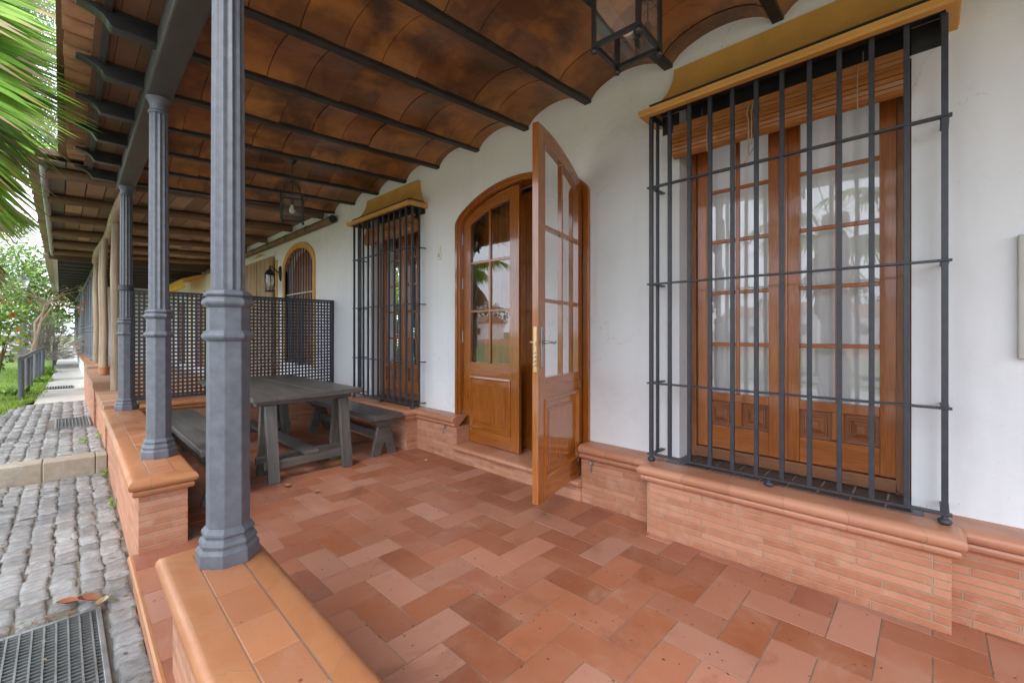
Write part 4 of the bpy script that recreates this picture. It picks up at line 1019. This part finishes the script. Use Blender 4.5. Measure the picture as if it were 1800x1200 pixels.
# wall lamp beside the arched window, and a second one further on
def sconce(y, label):
    t = thing('wall_lantern', label, 'wall lamp', (XW, y, 2.6), 0, 'wall lamps of the house next door'); x = 2.93; B = lambda m, n, mat, sm=40.0: m.build(n, mat, t, smooth=sm)
    m = MB(); m.lathe([(.001, 2.44), (.02, 2.47), (.035, 2.56), (.04, 2.65), (.03, 2.73), (.001, 2.76)], (XW - .012, y, 0), 14); B(m, 'back_plate', LANT)
    m = MB(); m.tube([(XW - .02, y, 2.62), (3.06, y, 2.63), (3.0, y, 2.70), (2.95, y, 2.735), (x, y, 2.70)], .011, 8); B(m, 'arm', LANT)
    m = MB(); m.lathe([(.105, 2.555), (.10, 2.57), (.085, 2.60), (.06, 2.64), (.035, 2.66), (.02, 2.67), (.024, 2.69), (.01, 2.71), (.012, 2.73), (.001, 2.75)], (x, y, 0), 20); m.lathe([(.085, 2.215), (.097, 2.222), (.10, 2.235), (.075, 2.245)], (x, y, 0), 20); B(m, 'roof_and_base', LANT)
    m = MB()
    for k in range(6):
        a = k * math.pi / 3 + .3; m.tube([(x + r * math.cos(a), y + r * math.sin(a), z) for r, z in ((.078, 2.24), (.098, 2.33), (.102, 2.42), (.096, 2.56))], .005, 5)
    B(m, 'cage', LANT)
    m = MB(); m.openfaces = True; m.lathe([(.074, 2.245), (.093, 2.33), (.097, 2.42), (.091, 2.555)], (x, y, 0), 20); B(m, 'glass', LGLASS)
    m = MB(); m.lathe([(.001, 2.30), (.02, 2.33), (.026, 2.37), (.016, 2.42), (.014, 2.55)], (x, y, 0), 12); B(m, 'bulb', BULB); return t
sconce(9.60, 'dark wall lantern between the arched window and the board shutters'); sconce(12.9, 'dark wall lantern beyond the board shutters, mostly behind the near column')

# ================================================================== FAR GALLERIES
def far_house(y0, y1, zo, label, plabel, n_raft, n_col, clabel, group):
    h = thing('far_house', label, 'house', (XW, y0, zo)); m = MB(); m.box(XW, 7.2, y0, y1, -.4, 3.9 + zo); m.build('wall', PLASTER, h)
    m = MB()
    for k in range(3):
        yc = y0 + (y1 - y0) * (k + .5) / 3; m.box(XW - .03, XW - .002, yc - .6, yc + .6, zo + .3, zo + 2.5)
    m.build('door', FRAMEW, h)
    g = thing('gallery_roof', plabel, 'roof', (.5, y0, 3.1 + zo)); m = MB(); m.box(-.16, XW - .002, y0, y1, 3.36 + zo, 3.46 + zo); m.build('roof_deck', PLANK, g)
    for i in range(n_raft):
        y = y0 + .15 + (y1 - y0 - .3) * i / (n_raft - 1); b = MB(); b.box(-.05, XW - .003, y - .045, y + .045, 3.2 + zo, 3.355 + zo); b.build('rafter', BLACK, g)
    m = MB(); m.box(.62, .76, y0, y1, 3.06 + zo, 3.19 + zo); m.build('long_beam', BEAMP, g)
    m = MB(); m.box(-.28, -.15, y0, y1, 3.3 + zo, 3.48 + zo, None, (.5, .43, .36)); m.build('eave_tile', ROOFT, g)
    m = MB(); m.box(.95, XW - .004, y1 - .2, y1 - .05, -.3, 3.35 + zo); m.build('partition_wall', PLASTER, h)
    w = thing('low_wall', 'white low wall under the columns of the ' + group, 'wall', (.62, y0, 0), 0, 'low walls of the far galleries'); m = MB(); m.box(.50, .86, y0 + .3, y1, -.2, .52 + zo); m.build('body', PLASTER, w); m = MB(); m.box(.47, .89, y0 + .3, y1, .521 + zo, .58 + zo); m.build('coping', CAP, w)
    for i in range(n_col):
        y = y0 + .35 + (y1 - y0 - .6) * i / (n_col - 1); s = (3.06 - .58) / (3.132 - .479)
        dup(c1, (.69, y, .581 + zo), 0, clabel, (1, 1, s))['group'] = group
far_house(15.6, 24.5, .0, 'third white house, seen past the log posts', 'dark far gallery roof with closely set black rafters', 10, 6, 'black column in the row of the gallery just past the log posts', 'columns of the middle gallery')
far_house(25.4, 40, .12, 'fourth white house in the far distance', 'most distant gallery roof with black rafters', 12, 6, 'tiny dark column in the farthest gallery', 'columns of the farthest gallery')
# ochre awning with yellow fretwork on the third house
t = thing('fret_awning', 'small ochre awning with yellow fretwork on the distant white wall', 'awning', (2.9, 17.5, 2.7))
m = MB(); m.prism([(XW - .005, 3.22), (2.55, 3.02), (2.55, 2.98), (XW - .005, 3.16)], 1, 16.2, 18.6); m.build('roof', OCHRE, t)
m = MB(); YEL = m_paint('yellow_paint', (.72, .46, .02), .5, .1); m.box(2.55, 2.565, 16.2, 18.6, 2.80, 2.975)
for i in range(12): m.lathe([(.001, 2.72), (.06, 2.74), (.09, 2.80)], (2.557, 16.3 + i * .2, 0), 8)
m.build('valance', YEL, t)
m = MB(); m.box(XW - .03, XW - .003, 16.3, 16.42, .3, 2.7); m.box(XW - .03, XW - .003, 18.3, 18.42, .3, 2.7); m.build('post', YEL, t)

# ================================================================== GARDEN SIDE
def rail(pts, z0, label, h=.87):
    t = thing('rail_fence', label, 'fence', (pts[0][0], pts[0][1], z0), 0, 'low post and rail fences by the path')
    for x, y in pts: p = MB(); p.tube([(x, y, z0 - .1), (x, y, z0 + h - .03)], .05, 12); p.build('post', IRON, t, smooth=40.0)
    r = MB(); r.tube([(x, y, z0 + h) for x, y in pts], .048, 12); r.build('rail', IRON, t, smooth=40.0)
rail([(-.575, 13.9), (-.55, 15.6), (-.54, 16.9), (-.50, 18.9), (-.47, 20.2), (-.42, 22)], -.03, 'long dark post and rail fence along the left edge of the path')
rail([(-3.6, 16.8), (-2.2, 16.9), (-1.13, 16.95)], -.03, 'short dark post and rail fence running off to the left across the lawn')
rail([(-.16, 24.2), (-.14, 26.5), (-.12, 29)], .1, 'farthest short dark rail fence at the path edge')
m = MB(); m.box(-.62, -.42, 24.0, 24.2, 0, 1.5); o = m.build('junction_box', GALV); tag(o, 'pale grey utility box standing by the far fence', 'box')
t = thing('street_lamp', 'dark classic street lamp standing on the lawn left of the path', 'street lamp', (-1.17, 30.0, 0))
m = MB(); x, y = -1.17, 30.0; m.lathe([(.11, 0), (.11, .12), (.075, .2), (.055, .5), (.048, 1.2), (.052, 1.25), (.04, 1.3), (.035, 3.35), (.07, 3.4), (.075, 3.44), (.05, 3.47)], (x, y, -.03), 14); m.build('pole', IRON, t, smooth=40.0)
m = MB(); m.lathe([(.10, 3.44), (.19, 3.78)], (x, y, 0), 6); m.build('glass', m_paint('milk_glass', (.8, .8, .78), .3, .02), t)
m = MB(); m.lathe([(.25, 3.78), (.22, 3.83), (.12, 3.95), (.08, 3.97), (.10, 4.02), (.03, 4.05), (.001, 4.12)], (x, y, 0), 6); m.build('roof', LANT, t)

# ---- leaves
def blob_leaves(m, c, r, n, size, cols, rg, hollow=.35, aspect=.5):
    for _ in range(n):
        while True:
            p = Vector((rg.uniform(-1, 1), rg.uniform(-1, 1), rg.uniform(-1, 1))); l = p.length
            if hollow < l < 1: break
        q = Vector((c[0] + p.x * r[0], c[1] + p.y * r[1], c[2] + p.z * r[2])); a = Vector((rg.gauss(0, 1), rg.gauss(0, 1), rg.gauss(0, .6) - .2)).normalized()
        b = a.orthogonal().normalized(); b = (Matrix.Rotation(rg.random() * 6.28, 3, a) @ b) * size * aspect; s = size * (.6 + .8 * rg.random()); k = .75 + .5 * rg.random(); col = tuple(x * k for x in rg.choice(cols))
        m.face([q - a * s * .5, q + b * .5, q + a * s * .5, q - b * .5], [(0, 0), (1, 0), (1, 1), (0, 1)], col)
GREENS = [(.07, .13, .022), (.10, .17, .03), (.05, .10, .02), (.13, .20, .04)]
def tree(name, x, y, z, h, cr, n, size, label, seed, cols=GREENS, cat='tree', blobs=9, group=None, lean=0, low=.35, mat=None):
    rg = random.Random(seed); t = thing(name, label, cat, (x, y, z), 0, group)
    k = MB(); top = Vector((x + lean, y, z + h * .72)); P = [(x, y, z - .3), (x + lean * .3, y + .05 * h * (rg.random() - .5), z + h * .3), tuple(top)]; r = .035 * h ** .8 * .9
    k.tube(P, [r * 1.2, r, r * .5], 9); L = MB(); L.openfaces = True
    for i in range(blobs):
        a = i * 2.4 + rg.random(); d = cr * (.25 + .5 * rg.random()); zz = z + h * (low + (1 - low) * ((i + .5) / blobs)); sh = 1 - .45 * ((i + .5) / blobs) ** 2
        c = (x + lean * .8 + d * sh * math.cos(a), y + d * sh * math.sin(a), zz); k.tube([(x + lean * .5, y, z + h * (low * .7 + .25 * i / blobs)), ((x + c[0]) / 2, (y + c[1]) / 2, zz - .06 * h), c], [r * .45, r * .3, r * .1], 6)
        rr = cr * (.34 + .2 * rg.random()); blob_leaves(L, c, (rr, rr, rr * .7), n // blobs, size, cols, rg)
    k.build('trunk', BARK, t, smooth=40.0); L.build('crown', mat or LEAF, t); return t
# hibiscus bush at the fence
t = thing('hibiscus_bush', 'leafy green bush with small orange flowers hanging over the rail fence', 'bush', (-.95, 13.6, -.05)); rg = random.Random(41); L = MB(); L.openfaces = True; k = MB()
for i in range(14):
    c = (-1.05 + rg.uniform(-.5, .42), 13.9 + rg.uniform(-.5, .6), .75 + rg.uniform(0, 1.35)); k.tube([(-.98, 13.8, -.1), ((c[0] - .98) / 2, 13.85, c[2] * .6), c], [.03, .018, .006], 6)
    blob_leaves(L, c, (.30, .30, .26), 95, .105, [(.16, .28, .045), (.23, .37, .06), (.11, .20, .03), (.31, .44, .09)], rg, .2, .6)
L.build('foliage', LEAF, t); k.build('stem', BARK, t)
F = MB(); F.openfaces = True
for i in range(24): blob_leaves(F, (-1.0 + rg.uniform(-.6, .55), 13.6 + rg.uniform(-.5, .4), .8 + rg.uniform(0, 1.4)), (.035, .035, .035), 6, .06, [(.75, .16, .02), (.8, .3, .03), (.65, .1, .03)], rg, 0, .8)
F.build('flower', ORANGE, t)
# low plants in the lawn
for k_, (x, y, s, lb) in enumerate(((-1.25, 11.3, .42, 'low broad-leaved plant in the grass at the left edge of the picture'), (-.75, 15.0, .35, 'small leafy plant at the foot of the nearest fence post'), (-.42, 18.4, .3, 'tuft of fresh green leaves beside the middle of the fence'), (-.2, 21.2, .28, 'tuft of green leaves where the fence meets the far slabs'))):
    m = MB(); m.openfaces = True; rg = random.Random(50 + k_)
    for i in range(70): 
        a = rg.random() * 6.28; l = s * (.5 + .6 * rg.random()); e = rg.random() * .9; d = Vector((math.cos(a), math.sin(a), .4 + e)).normalized() * l; w = Vector((-math.sin(a), math.cos(a), 0)) * .03
        q = Vector((x + rg.uniform(-.3, .3) * s * 2, y + rg.uniform(-.3, .3) * s * 2, -.04)); g = rg.choice([(.14, .26, .04), (.22, .36, .06), (.10, .19, .04)]); m.face([q, q + d * .5 + w, q + d, q + d * .5 - w], [(0, 0)] * 4, g)
    o = m.build('leafy_plant', LEAF); tag(o, lb, 'plant')
# dry climber with bare arching branches and a few red flowers
t = thing('bougainvillea', 'bare arching climber with a twisted trunk and a few red flowers by the far fence', 'shrub', (-.75, 20.5, 0)); rg = random.Random(61); k = MB(); F = MB(); F.openfaces = True
for i in range(3): k.tube([(-.62 + .06 * i, 20.6, -.05), (-.58 + .05 * math.sin(i * 2), 20.6, .8), (-.5 + .06 * math.cos(i * 3), 20.65, 1.7), (-.35 + .1 * i, 20.7, 2.3)], [.055, .05, .04, .02], 8)
for i in range(22):
    a = rg.uniform(-.4, 3.6); l = rg.uniform(.5, 1.5); hgt = rg.uniform(.1, .9); dx = math.cos(a) * l; P = [(-.35, 20.7, 2.1 + .2 * rg.random())]
    for s in (.3, .6, 1): P.append((-.35 + dx * s, 20.7 + .3 * math.sin(i) * s, P[0][2] + hgt * math.sin(s * 2.4) - .25 * s * s))
    k.tube(P, [.014, .010, .007, .003], 5); blob_leaves(F, P[-1], (.12, .12, .08), 7, .06, [(.6, .10, .06), (.5, .2, .12)], rg, 0, .8); blob_leaves(F, P[2], (.18, .18, .12), 8, .07, [(.2, .3, .07), (.3, .36, .12)], rg, 0, .6)
k.build('branch', POSTW, t); F.build('foliage', ORANGE, t)
# greyish feathery shrub behind
m = MB(); m.openfaces = True; rg = random.Random(71)
for i in range(3600):
    a = rg.uniform(0, 6.28); e = rg.uniform(.1, 1.45); l = rg.uniform(.9, 1.9); d = Vector((math.cos(a) * math.cos(e), math.sin(a) * math.cos(e), math.sin(e))); q = Vector((-.45, 24.0, .35)) + d * l * rg.random() ** .5; w = d.orthogonal().normalized() * .012; g = rg.choice([(.42, .38, .34), (.50, .45, .40), (.33, .31, .27)])
    m.face([q - w, q + w, q + d * .28 + Vector((0, 0, -.08))], [(0, 0)] * 3, g)
o = m.build('feathery_shrub', LEAF); tag(o, 'pale greyish feathery shrub behind the bare climber', 'shrub')
LG = [(.20, .32, .06), (.26, .40, .10), (.14, .24, .045), (.33, .45, .14)]
tree('tree', -2.3, 24, -.2, 6.0, 2.6, 5200, .17, 'light green bushy tree rising behind the street lamp', 81, LG, blobs=12)
tree('tree', -1.3, 33, -.2, 5.6, 2.6, 3600, .22, 'darker green tree standing behind the feathery shrub', 82, GREENS, blobs=11)
tree('tree', -4.8, 19, -.3, 6.5, 2.6, 4200, .17, 'spreading green tree at the left edge beyond the lawn', 83, LG, blobs=11)
tree('tree', -.6, 46, -.2, 4.8, 1.9, 1600, .26, 'small round tree at the far end of the path', 84, LG, blobs=8)
# feathery conifer whose sprays fill the top left corner
t = thing('casuarina_tree', 'tall feathery tree with drooping fine sprays beyond the palm leaves', 'tree', (-1.5, 10.5, -.3)); rg = random.Random(91); k = MB(); L = MB(); L.openfaces = True
k.tube([(-1.5, 10.5, -.5), (-1.45, 10.5, 3), (-1.4, 10.6, 9.5)], [.17, .13, .05], 10)
for i in range(95):
    a = rg.uniform(-1.3, 1.9); l = rg.uniform(.9, 2.0); zz = rg.uniform(4.2, 8.6); P = [Vector((-1.42, 10.5, zz)) + Vector((math.cos(a), math.sin(a), 0)) * l * s + Vector((0, 0, .5 * s - .9 * s * s)) for s in (0, .35, .7, 1)]
    k.tube(P, [.03, .02, .012, .004], 5)
    for j in range(170):
        s = rg.random() ** .7; q = P[0].lerp(P[3], s) + Vector((0, 0, .35 * math.sin(s * 3.1))) + Vector((rg.gauss(0, .13), rg.gauss(0, .13), rg.gauss(0, .1))); d = Vector((rg.gauss(0, .5) + .35 * math.cos(a), rg.gauss(0, .5), -.75)).normalized() * rg.uniform(.15, .34); w = d.orthogonal().normalized() * .011; g = rg.choice([(.17, .27, .06), (.24, .35, .09), (.12, .20, .045)])
        L.face([q - w, q + w, q + d], [(0, 0)] * 3, g)
k.build('trunk', BARK, t); L.build('crown', LEAF, t)

# ---- fan palms
def fan_leaf(L, base, tip_dir, plen, blen, rg, droop=.25, nseg=34, spread=2.35, dead=0.0, up=None):
    """petiole from base along tip_dir, then a fan of folded pointed segments"""
    d = Vector(tip_dir).normalized(); hub = Vector(base) + d * plen
    s = d.cross(Vector((0, 0, 1))); s = s.normalized() if s.length > .05 else Vector((1, 0, 0)); u = up.normalized() if up is not None else s.cross(d)
    if up is not None: s = d.cross(u).normalized(); u = s.cross(d)
    w = s * .014; L.face([Vector(base) - w, Vector(base) + w, hub + w * .6, hub - w * .6], [(0, 0)] * 4, (.30, .34, .10))
    for i in range(nseg):
        a = -spread / 2 + spread * i / (nseg - 1); r = blen * (.78 + .22 * math.cos(a * .9)) * (.92 + .16 * rg.random()); dd = d * math.cos(a) + s * math.sin(a); side = (dd.cross(u)).normalized()
        n = 6; w0 = blen * (.030 if dead > .5 else .040); prev = None; k = .8 + .4 * rg.random(); base_c = rg.choice([(.19, .38, .05), (.25, .46, .06), (.15, .30, .04), (.33, .50, .09)]); c0 = tuple(x * k for x in base_c)
        if rg.random() < dead: c0 = rg.choice([(.33, .26, .15), (.26, .20, .12)])
        fold = .35; tw = (rg.random() - .5) * .5
        for j in range(n + 1):
            t_ = j / n; p = hub + dd * r * t_ - Vector((0, 0, 1)) * droop * r * t_ ** 2.3 * (1 + .5 * abs(math.sin(a))) + u * .03 * math.sin(t_ * 3); wd = w0 * (.35 + 2.4 * t_) if t_ < .42 else w0 * (1.36 * (1 - t_) / .58 + .02)
            e = side * wd; rise = u * wd * fold * (1 if i % 2 else 1); cur = (p - e + rise, p, p + e + rise)
            if prev:
                c = c0 if t_ < .97 or rg.random() < .7 else (.42, .33, .18)
                if t_ > .8 and rg.random() < .05: c = (.42, .36, .10)
                L.face([prev[0], prev[1], cur[1], cur[0]], [(0, 0)] * 4, c); L.face([prev[1], prev[2], cur[2], cur[1]], [(0, 0)] * 4, tuple(x * .93 for x in c))
            prev = cur
def palm(x, y, z0, h, label, seed, leaves, nran, ndead, rt=.15):
    rg = random.Random(seed); t = thing('fan_palm', label, 'palm', (x, y, z0), 0, 'fan palms on the garden side')
    k = MB(); n = 26; k.tube([(x, y, z0 + h * i / n) for i in range(n + 1)], [rt * (1.15 - .2 * i / n) * (1 + .10 * (i % 2)) for i in range(n + 1)], 14)
    for i in range(90):      # old leaf bases
        zz = z0 + h * (.25 + .75 * rg.random()); a = rg.random() * 6.28; d = Vector((math.cos(a), math.sin(a), 0)); q = Vector((x, y, zz)) + d * rt * .9; w = Vector((-d.y, d.x, 0)) * .03; k.face([q - w, q + w, q + d * .09 + Vector((0, 0, .12)) + w * .4, q + d * .09 + Vector((0, 0, .12)) - w * .4])
    k.build('trunk', PALMB, t, smooth=40.0)
    L = MB(); L.openfaces = True; top = Vector((x, y, z0 + h))
    for lf in leaves: fan_leaf(L, top + Vector(lf.get('o', (0, 0, 0))), lf['d'], lf['p'], lf['b'], rg, lf.get('droop', .2), lf.get('n', 40), lf.get('spread', 2.3), lf.get('dead', 0), lf.get('up'))
    for i in range(nran):
        a = i * 2.4 + rg.random(); e = rg.uniform(-.35, 1.2); fan_leaf(L, top, (math.cos(a) * math.cos(e), math.sin(a) * math.cos(e), math.sin(e)), rg.uniform(.6, .9), rg.uniform(.7, .95), rg, .35, 26)
    L.build('crown', PALML, t)
    D = MB(); D.openfaces = True
    for i in range(ndead):
        a = i * 2.1 + rg.random(); fan_leaf(D, top + Vector((0, 0, -.2)), (math.cos(a) * .35, math.sin(a) * .35, -1), rg.uniform(.3, .6), rg.uniform(.55, .8), rg, .1, 18, 1.6, 1.0)
    if ndead: D.build('dead_skirt', PALML, t)
    return t
V3 = Vector
palm(-1.75, 5.0, -.3, 3.72, 'fan palm whose green leaves reach under the eaves at the top left', 101, [
    dict(d=(1, .10, .62), p=.66, b=1.32, droop=.10, spread=1.7, n=34, up=V3((.1, -.75, .65))),
    dict(d=(1, -.06, .44), p=.70, b=1.22, droop=.08, spread=1.6, n=34, up=V3((.1, -.7, .7))),
    dict(d=(1, .02, .25), p=.70, b=1.18, droop=.06, spread=1.5, n=34, up=V3((.1, -.75, .65))),
    dict(d=(1, -.08, .0), p=.68, b=1.18, droop=.06, spread=1.0, n=30, up=V3((.1, -.75, .65)), dead=.01),
    dict(d=(1, -.12, -.19), p=.70, b=1.24, droop=.05, spread=.95, n=30, up=V3((.1, -.6, .8))),
    dict(d=(1, .35, -.55), p=.75, b=1.2, droop=.12, spread=1.5, n=34, up=V3((.1, -.75, .65))),
    dict(d=(1, .95, -.42), p=.8, b=1.2, droop=.2, spread=1.6, n=34),
    dict(d=(.8, .5, -1.1), p=.6, b=.95, droop=.1, spread=1.4, dead=1.0),
    dict(d=(1, .1, -.34), p=.6, b=1.2, droop=.12, spread=1.2, n=28, up=V3((.1, -.6, .8)), dead=.1),
    dict(d=(1, .55, .12), p=.7, b=1.25, droop=.2, spread=1.9, up=V3((.1, -.75, .65))),
    dict(d=(.9, .35, -.62), p=.55, b=1.05, droop=.12, spread=1.7, dead=.2)], 9, 4)
palm(-2.6, 1.25, -.3, 3.7, 'fan palm with a thick trunk opposite the large barred window', 102, [dict(d=(.8, -.4, .1), p=.8, b=.95, droop=.35), dict(d=(.8, .5, -.1), p=.8, b=.95, droop=.35)], 12, 5, .19)
palm(-.98, 8.6, -.15, 3.35, 'fan palm with a skirt of dead leaves further along the path', 103, [dict(d=(.8, .25, -.35), p=.35, b=.62, droop=.2, dead=.15), dict(d=(.45, -.6, -.55), p=.4, b=.62, droop=.2, dead=.25)], 7, 7, .12)
# ---- what stands across the street (seen in the glass)
rg = random.Random(120)
def far_building(x, y, w, d, h, label, col):
    t = thing('distant_building', label, 'building', (x, y, -.4), 0, 'buildings across the fields'); m = MB(); m.box(x - d / 2, x + d / 2, y - w / 2, y + w / 2, -.5, h); m.build('wall', PLASTER, t); m = MB(); m.prism([(x - d / 2 - .3, h + .01), (x + d / 2 + .3, h + .01), (x, h + d * .22)], 1, y - w / 2 - .3, y + w / 2 + .3, col=(.4, .22, .14)); m.build('roof', ROOFT, t)
    m = MB()
    for i in range(int(w / 3)): m.box(x + d / 2 + .003, x + d / 2 + .05, y - w / 2 + 1 + i * 3, y - w / 2 + 2.1 + i * 3, .8, 2.2)
    m.build('window', FRAMEW, t)
far_building(-62, 78, 12, 7, 3.4, 'low white building among the far fields', 0); far_building(-66, 12, 20, 8, 3.6, 'long white building across the red field', 0); far_building(-58, 46, 9, 6, 3.0, 'small white barn across the red field', 0)
for i in range(16):
    tree('field_tree', -84 + rg.uniform(-8, 8), -45 + i * 11 + rg.uniform(-3, 3), -.4, rg.uniform(6, 11), rg.uniform(3, 5), 520, .8, 'dark tree in the row along the edge of the far fields', 130 + i, GREENS, blobs=7, group='trees along the far fields', low=.2)
rail([(-2.7, -2.5), (-2.7, 0), (-2.7, 2.4)], -.25, 'dark post and rail fence on the verge facing the porch', .9)

# fallen leaves
DRY = m_attr('dry_leaf', .7); rg = random.Random(150)
def dry(x, y, z, s, label, col, nd=0):
    m = MB(); m.openfaces = True; a = rg.random() * 6.28; n = 7; P = []
    for i in range(n + 1):
        t_ = i / n; w = math.sin(t_ * 3.14) ** .7 * s * .3 + .001; c = Vector((x + math.cos(a) * s * (t_ - .5), y + math.sin(a) * s * (t_ - .5), z + .012 + s * .25 * (t_ - .5) ** 2 * 2)); e = Vector((-math.sin(a), math.cos(a), 0)) * w; P.append((c - e + Vector((0, 0, w * .7)), c, c + e + Vector((0, 0, w * .5))))
    for A, B in zip(P, P[1:]): m.face([A[0], A[1], B[1], B[0]], [(0, 0)] * 4, col); m.face([A[1], A[2], B[2], B[1]], [(0, 0)] * 4, col)
    o = m.build('fallen_leaf', DRY); tag(o, label, 'leaf')
dry(.115, 3.58, -.19, .14, 'large brown fallen leaf at the corner of the near drain grating', (.23, .075, .028)); dry(.03, 3.66, -.205, .12, 'smaller curled brown leaf lying on the setts behind the near grating', (.28, .09, .03)); dry(.17, 3.50, -.19, .09, 'pale dry leaf tip at the edge of the near drain grating', (.45, .32, .18))
dry(1.42, 4.20, .0, .075, 'dry brown leaf on the tiles in front of the table', (.24, .12, .06)); dry(1.55, 3.86, .0, .06, 'small crumpled leaf on the tiles before the table', (.26, .14, .07)); dry(2.75, 3.95, .0, .05, 'tiny pale scrap on the tiles by the plinth corner', (.6, .58, .52))
m = MB(); m.openfaces = True; rg = random.Random(160)
for i in range(420):
    x, y = .7 + 2.1 * rg.random() ** 1.5, -.6 + 5.2 * rg.random(); a = rg.random() * 6.28; l = .004 + .006 * rg.random(); d = Vector((math.cos(a), math.sin(a), 0)) * l; w = Vector((-math.sin(a), math.cos(a), 0)) * l * .35; q = Vector((x, y, .0035)); m.face([q - d, q + w + Vector((0, 0, .002)), q + d, q - w], [(0, 0)] * 4, rg.choice([(.06, .03, .02), (.10, .05, .03), (.04, .025, .02)]))
o = m.build('leaf_litter', DRY, kind='stuff'); o['label'] = 'tiny dark leaf crumbs scattered over the floor tiles'; o['category'] = 'litter'
for k_, (x, y, z) in enumerate(((.255, 6.72, -.20), (.262, 5.45, -.20), (.25, 8.1, -.03), (.10, 7.9, -.02))):
    m = MB(); m.openfaces = True; rg = random.Random(170 + k_); blob_leaves(m, (x + KS * y, y, z + .03), (.05, .10, .05), 26, .035, [(.2, .34, .05), (.28, .42, .08)], rg, 0, .6)
    o = m.build('weed', LEAF); tag(o, ['green weed at the wall foot just before the granite kerb', 'green weed sprouting at the wall foot in front of the kerb, nearer the entrance', 'green weed against the wall foot behind the kerb', 'tiny weed between the setts just behind the kerb'][k_], 'weed')

m = MB(); m.openfaces = True; rg = random.Random(190)
for i in range(900):
    y = .8 + 11 * rg.random() ** 1.4; x = (.27 - .12 * rg.random() ** 2 if rg.random() < .4 else rg.uniform(-.9, .27)) + KS * y; z = (-.212 if y < 6.9 else -.028) + .004 * rg.random()
    if 6.88 < y < 7.22: continue
    if i % 5 == 0: y = 3.5 + .14 * rg.random(); x = rg.uniform(-.3, .24); z = -.206
    a = rg.random() * 6.28; l = .006 + .014 * rg.random() ** 2; d = Vector((math.cos(a), math.sin(a), rg.uniform(-.3, .3))) * l; w = Vector((-math.sin(a), math.cos(a), .2)) * l * .4; q = Vector((x, y, z)); m.face([q - d, q + w, q + d, q - w], [(0, 0)] * 4, rg.choice([(.16, .08, .04), (.22, .10, .04), (.10, .06, .035), (.28, .19, .11), (.12, .17, .03)]))
o = m.build('path_litter', DRY, kind='stuff'); o['label'] = 'small dry leaf scraps and grit caught between the granite setts'; o['category'] = 'litter'
# ================================================================== CAMERA, LIGHT
cam = bpy.data.cameras.new('Camera'); co = bpy.data.objects.new('Camera', cam); COL.objects.link(co); S.camera = co
co.location = (0, 0, 1.4); co.rotation_euler = (R(90), 0, -R(TH)); cam.sensor_width = 36; cam.lens = 766 / 1800 * 36; cam.shift_y = -16 / 1800; cam.clip_start = .02; cam.clip_end = 1000
EL, AZ = 46, 242          # sun behind thin cloud, from the garden side behind the camera
su = bpy.data.lights.new('Sun', 'SUN'); su.energy = 1.0; su.angle = R(25); su.color = (1, .95, .88); so = bpy.data.objects.new('Sun', su); COL.objects.link(so)
a = R(AZ); dirv = Vector((math.sin(a) * math.cos(R(EL)), math.cos(a) * math.cos(R(EL)), math.sin(R(EL)))); so.rotation_euler = dirv.to_track_quat('Z', 'Y').to_euler()
W = bpy.data.worlds.new('World'); S.world = W; W.use_nodes = True; nt = W.node_tree; nt.nodes.clear(); N = lambda t, **k: nt.nodes.new(t)
out = N('ShaderNodeOutputWorld'); bg = N('ShaderNodeBackground'); sky = N('ShaderNodeTexSky'); sky.sky_type = 'NISHITA'; sky.sun_disc = False; sky.sun_elevation = R(EL); sky.sun_rotation = R(AZ); sky.dust_density = 3; sky.air_density = 1; sky.ozone_density = 1
tc = N('ShaderNodeTexCoord'); no = N('ShaderNodeTexNoise'); no.inputs['Scale'].default_value = 2.6; no.inputs['Detail'].default_value = 7; no.inputs['Roughness'].default_value = .6
mp = N('ShaderNodeMapping'); mp.inputs[3].default_value = (1, 1, 2.6); nt.links.new(tc.outputs['Generated'], mp.inputs[0]); nt.links.new(mp.outputs[0], no.inputs['Vector'])
rp = N('ShaderNodeValToRGB'); rp.color_ramp.elements[0].position = .25; rp.color_ramp.elements[0].color = (.78, .78, .78, 1); rp.color_ramp.elements[1].position = .6; rp.color_ramp.elements[1].color = (.97, .97, .97, 1); nt.links.new(no.outputs['Fac'], rp.inputs[0])
cl = N('ShaderNodeMix'); cl.data_type = 'RGBA'; nt.links.new(no.outputs['Fac'], cl.inputs[0]); cl.inputs[6].default_value = (8.0, 9.0, 10.6, 1); cl.inputs[7].default_value = (11.6, 12.4, 13.6, 1)
mx = N('ShaderNodeMix'); mx.data_type = 'RGBA'; nt.links.new(rp.outputs[0], mx.inputs[0]); nt.links.new(sky.outputs[0], mx.inputs[6]); nt.links.new(cl.outputs[2], mx.inputs[7])
nt.links.new(mx.outputs[2], bg.inputs[0]); bg.inputs[1].default_value = .10; nt.links.new(bg.outputs[0], out.inputs[0])
S.view_settings.view_transform = 'Standard'; S.view_settings.look = 'None'; S.view_settings.gamma = 1; S.view_settings.exposure = 1.6
S.render.engine = 'CYCLES'; S.cycles.max_bounces = 10; S.cycles.diffuse_bounces = 6; S.cycles.glossy_bounces = 5; S.cycles.transparent_max_bounces = 24; S.cycles.transmission_bounces = 6; S.cycles.use_denoising = True; S.cycles.sample_clamp_indirect = 8; S.cycles.caustics_reflective = False; S.cycles.caustics_refractive = False
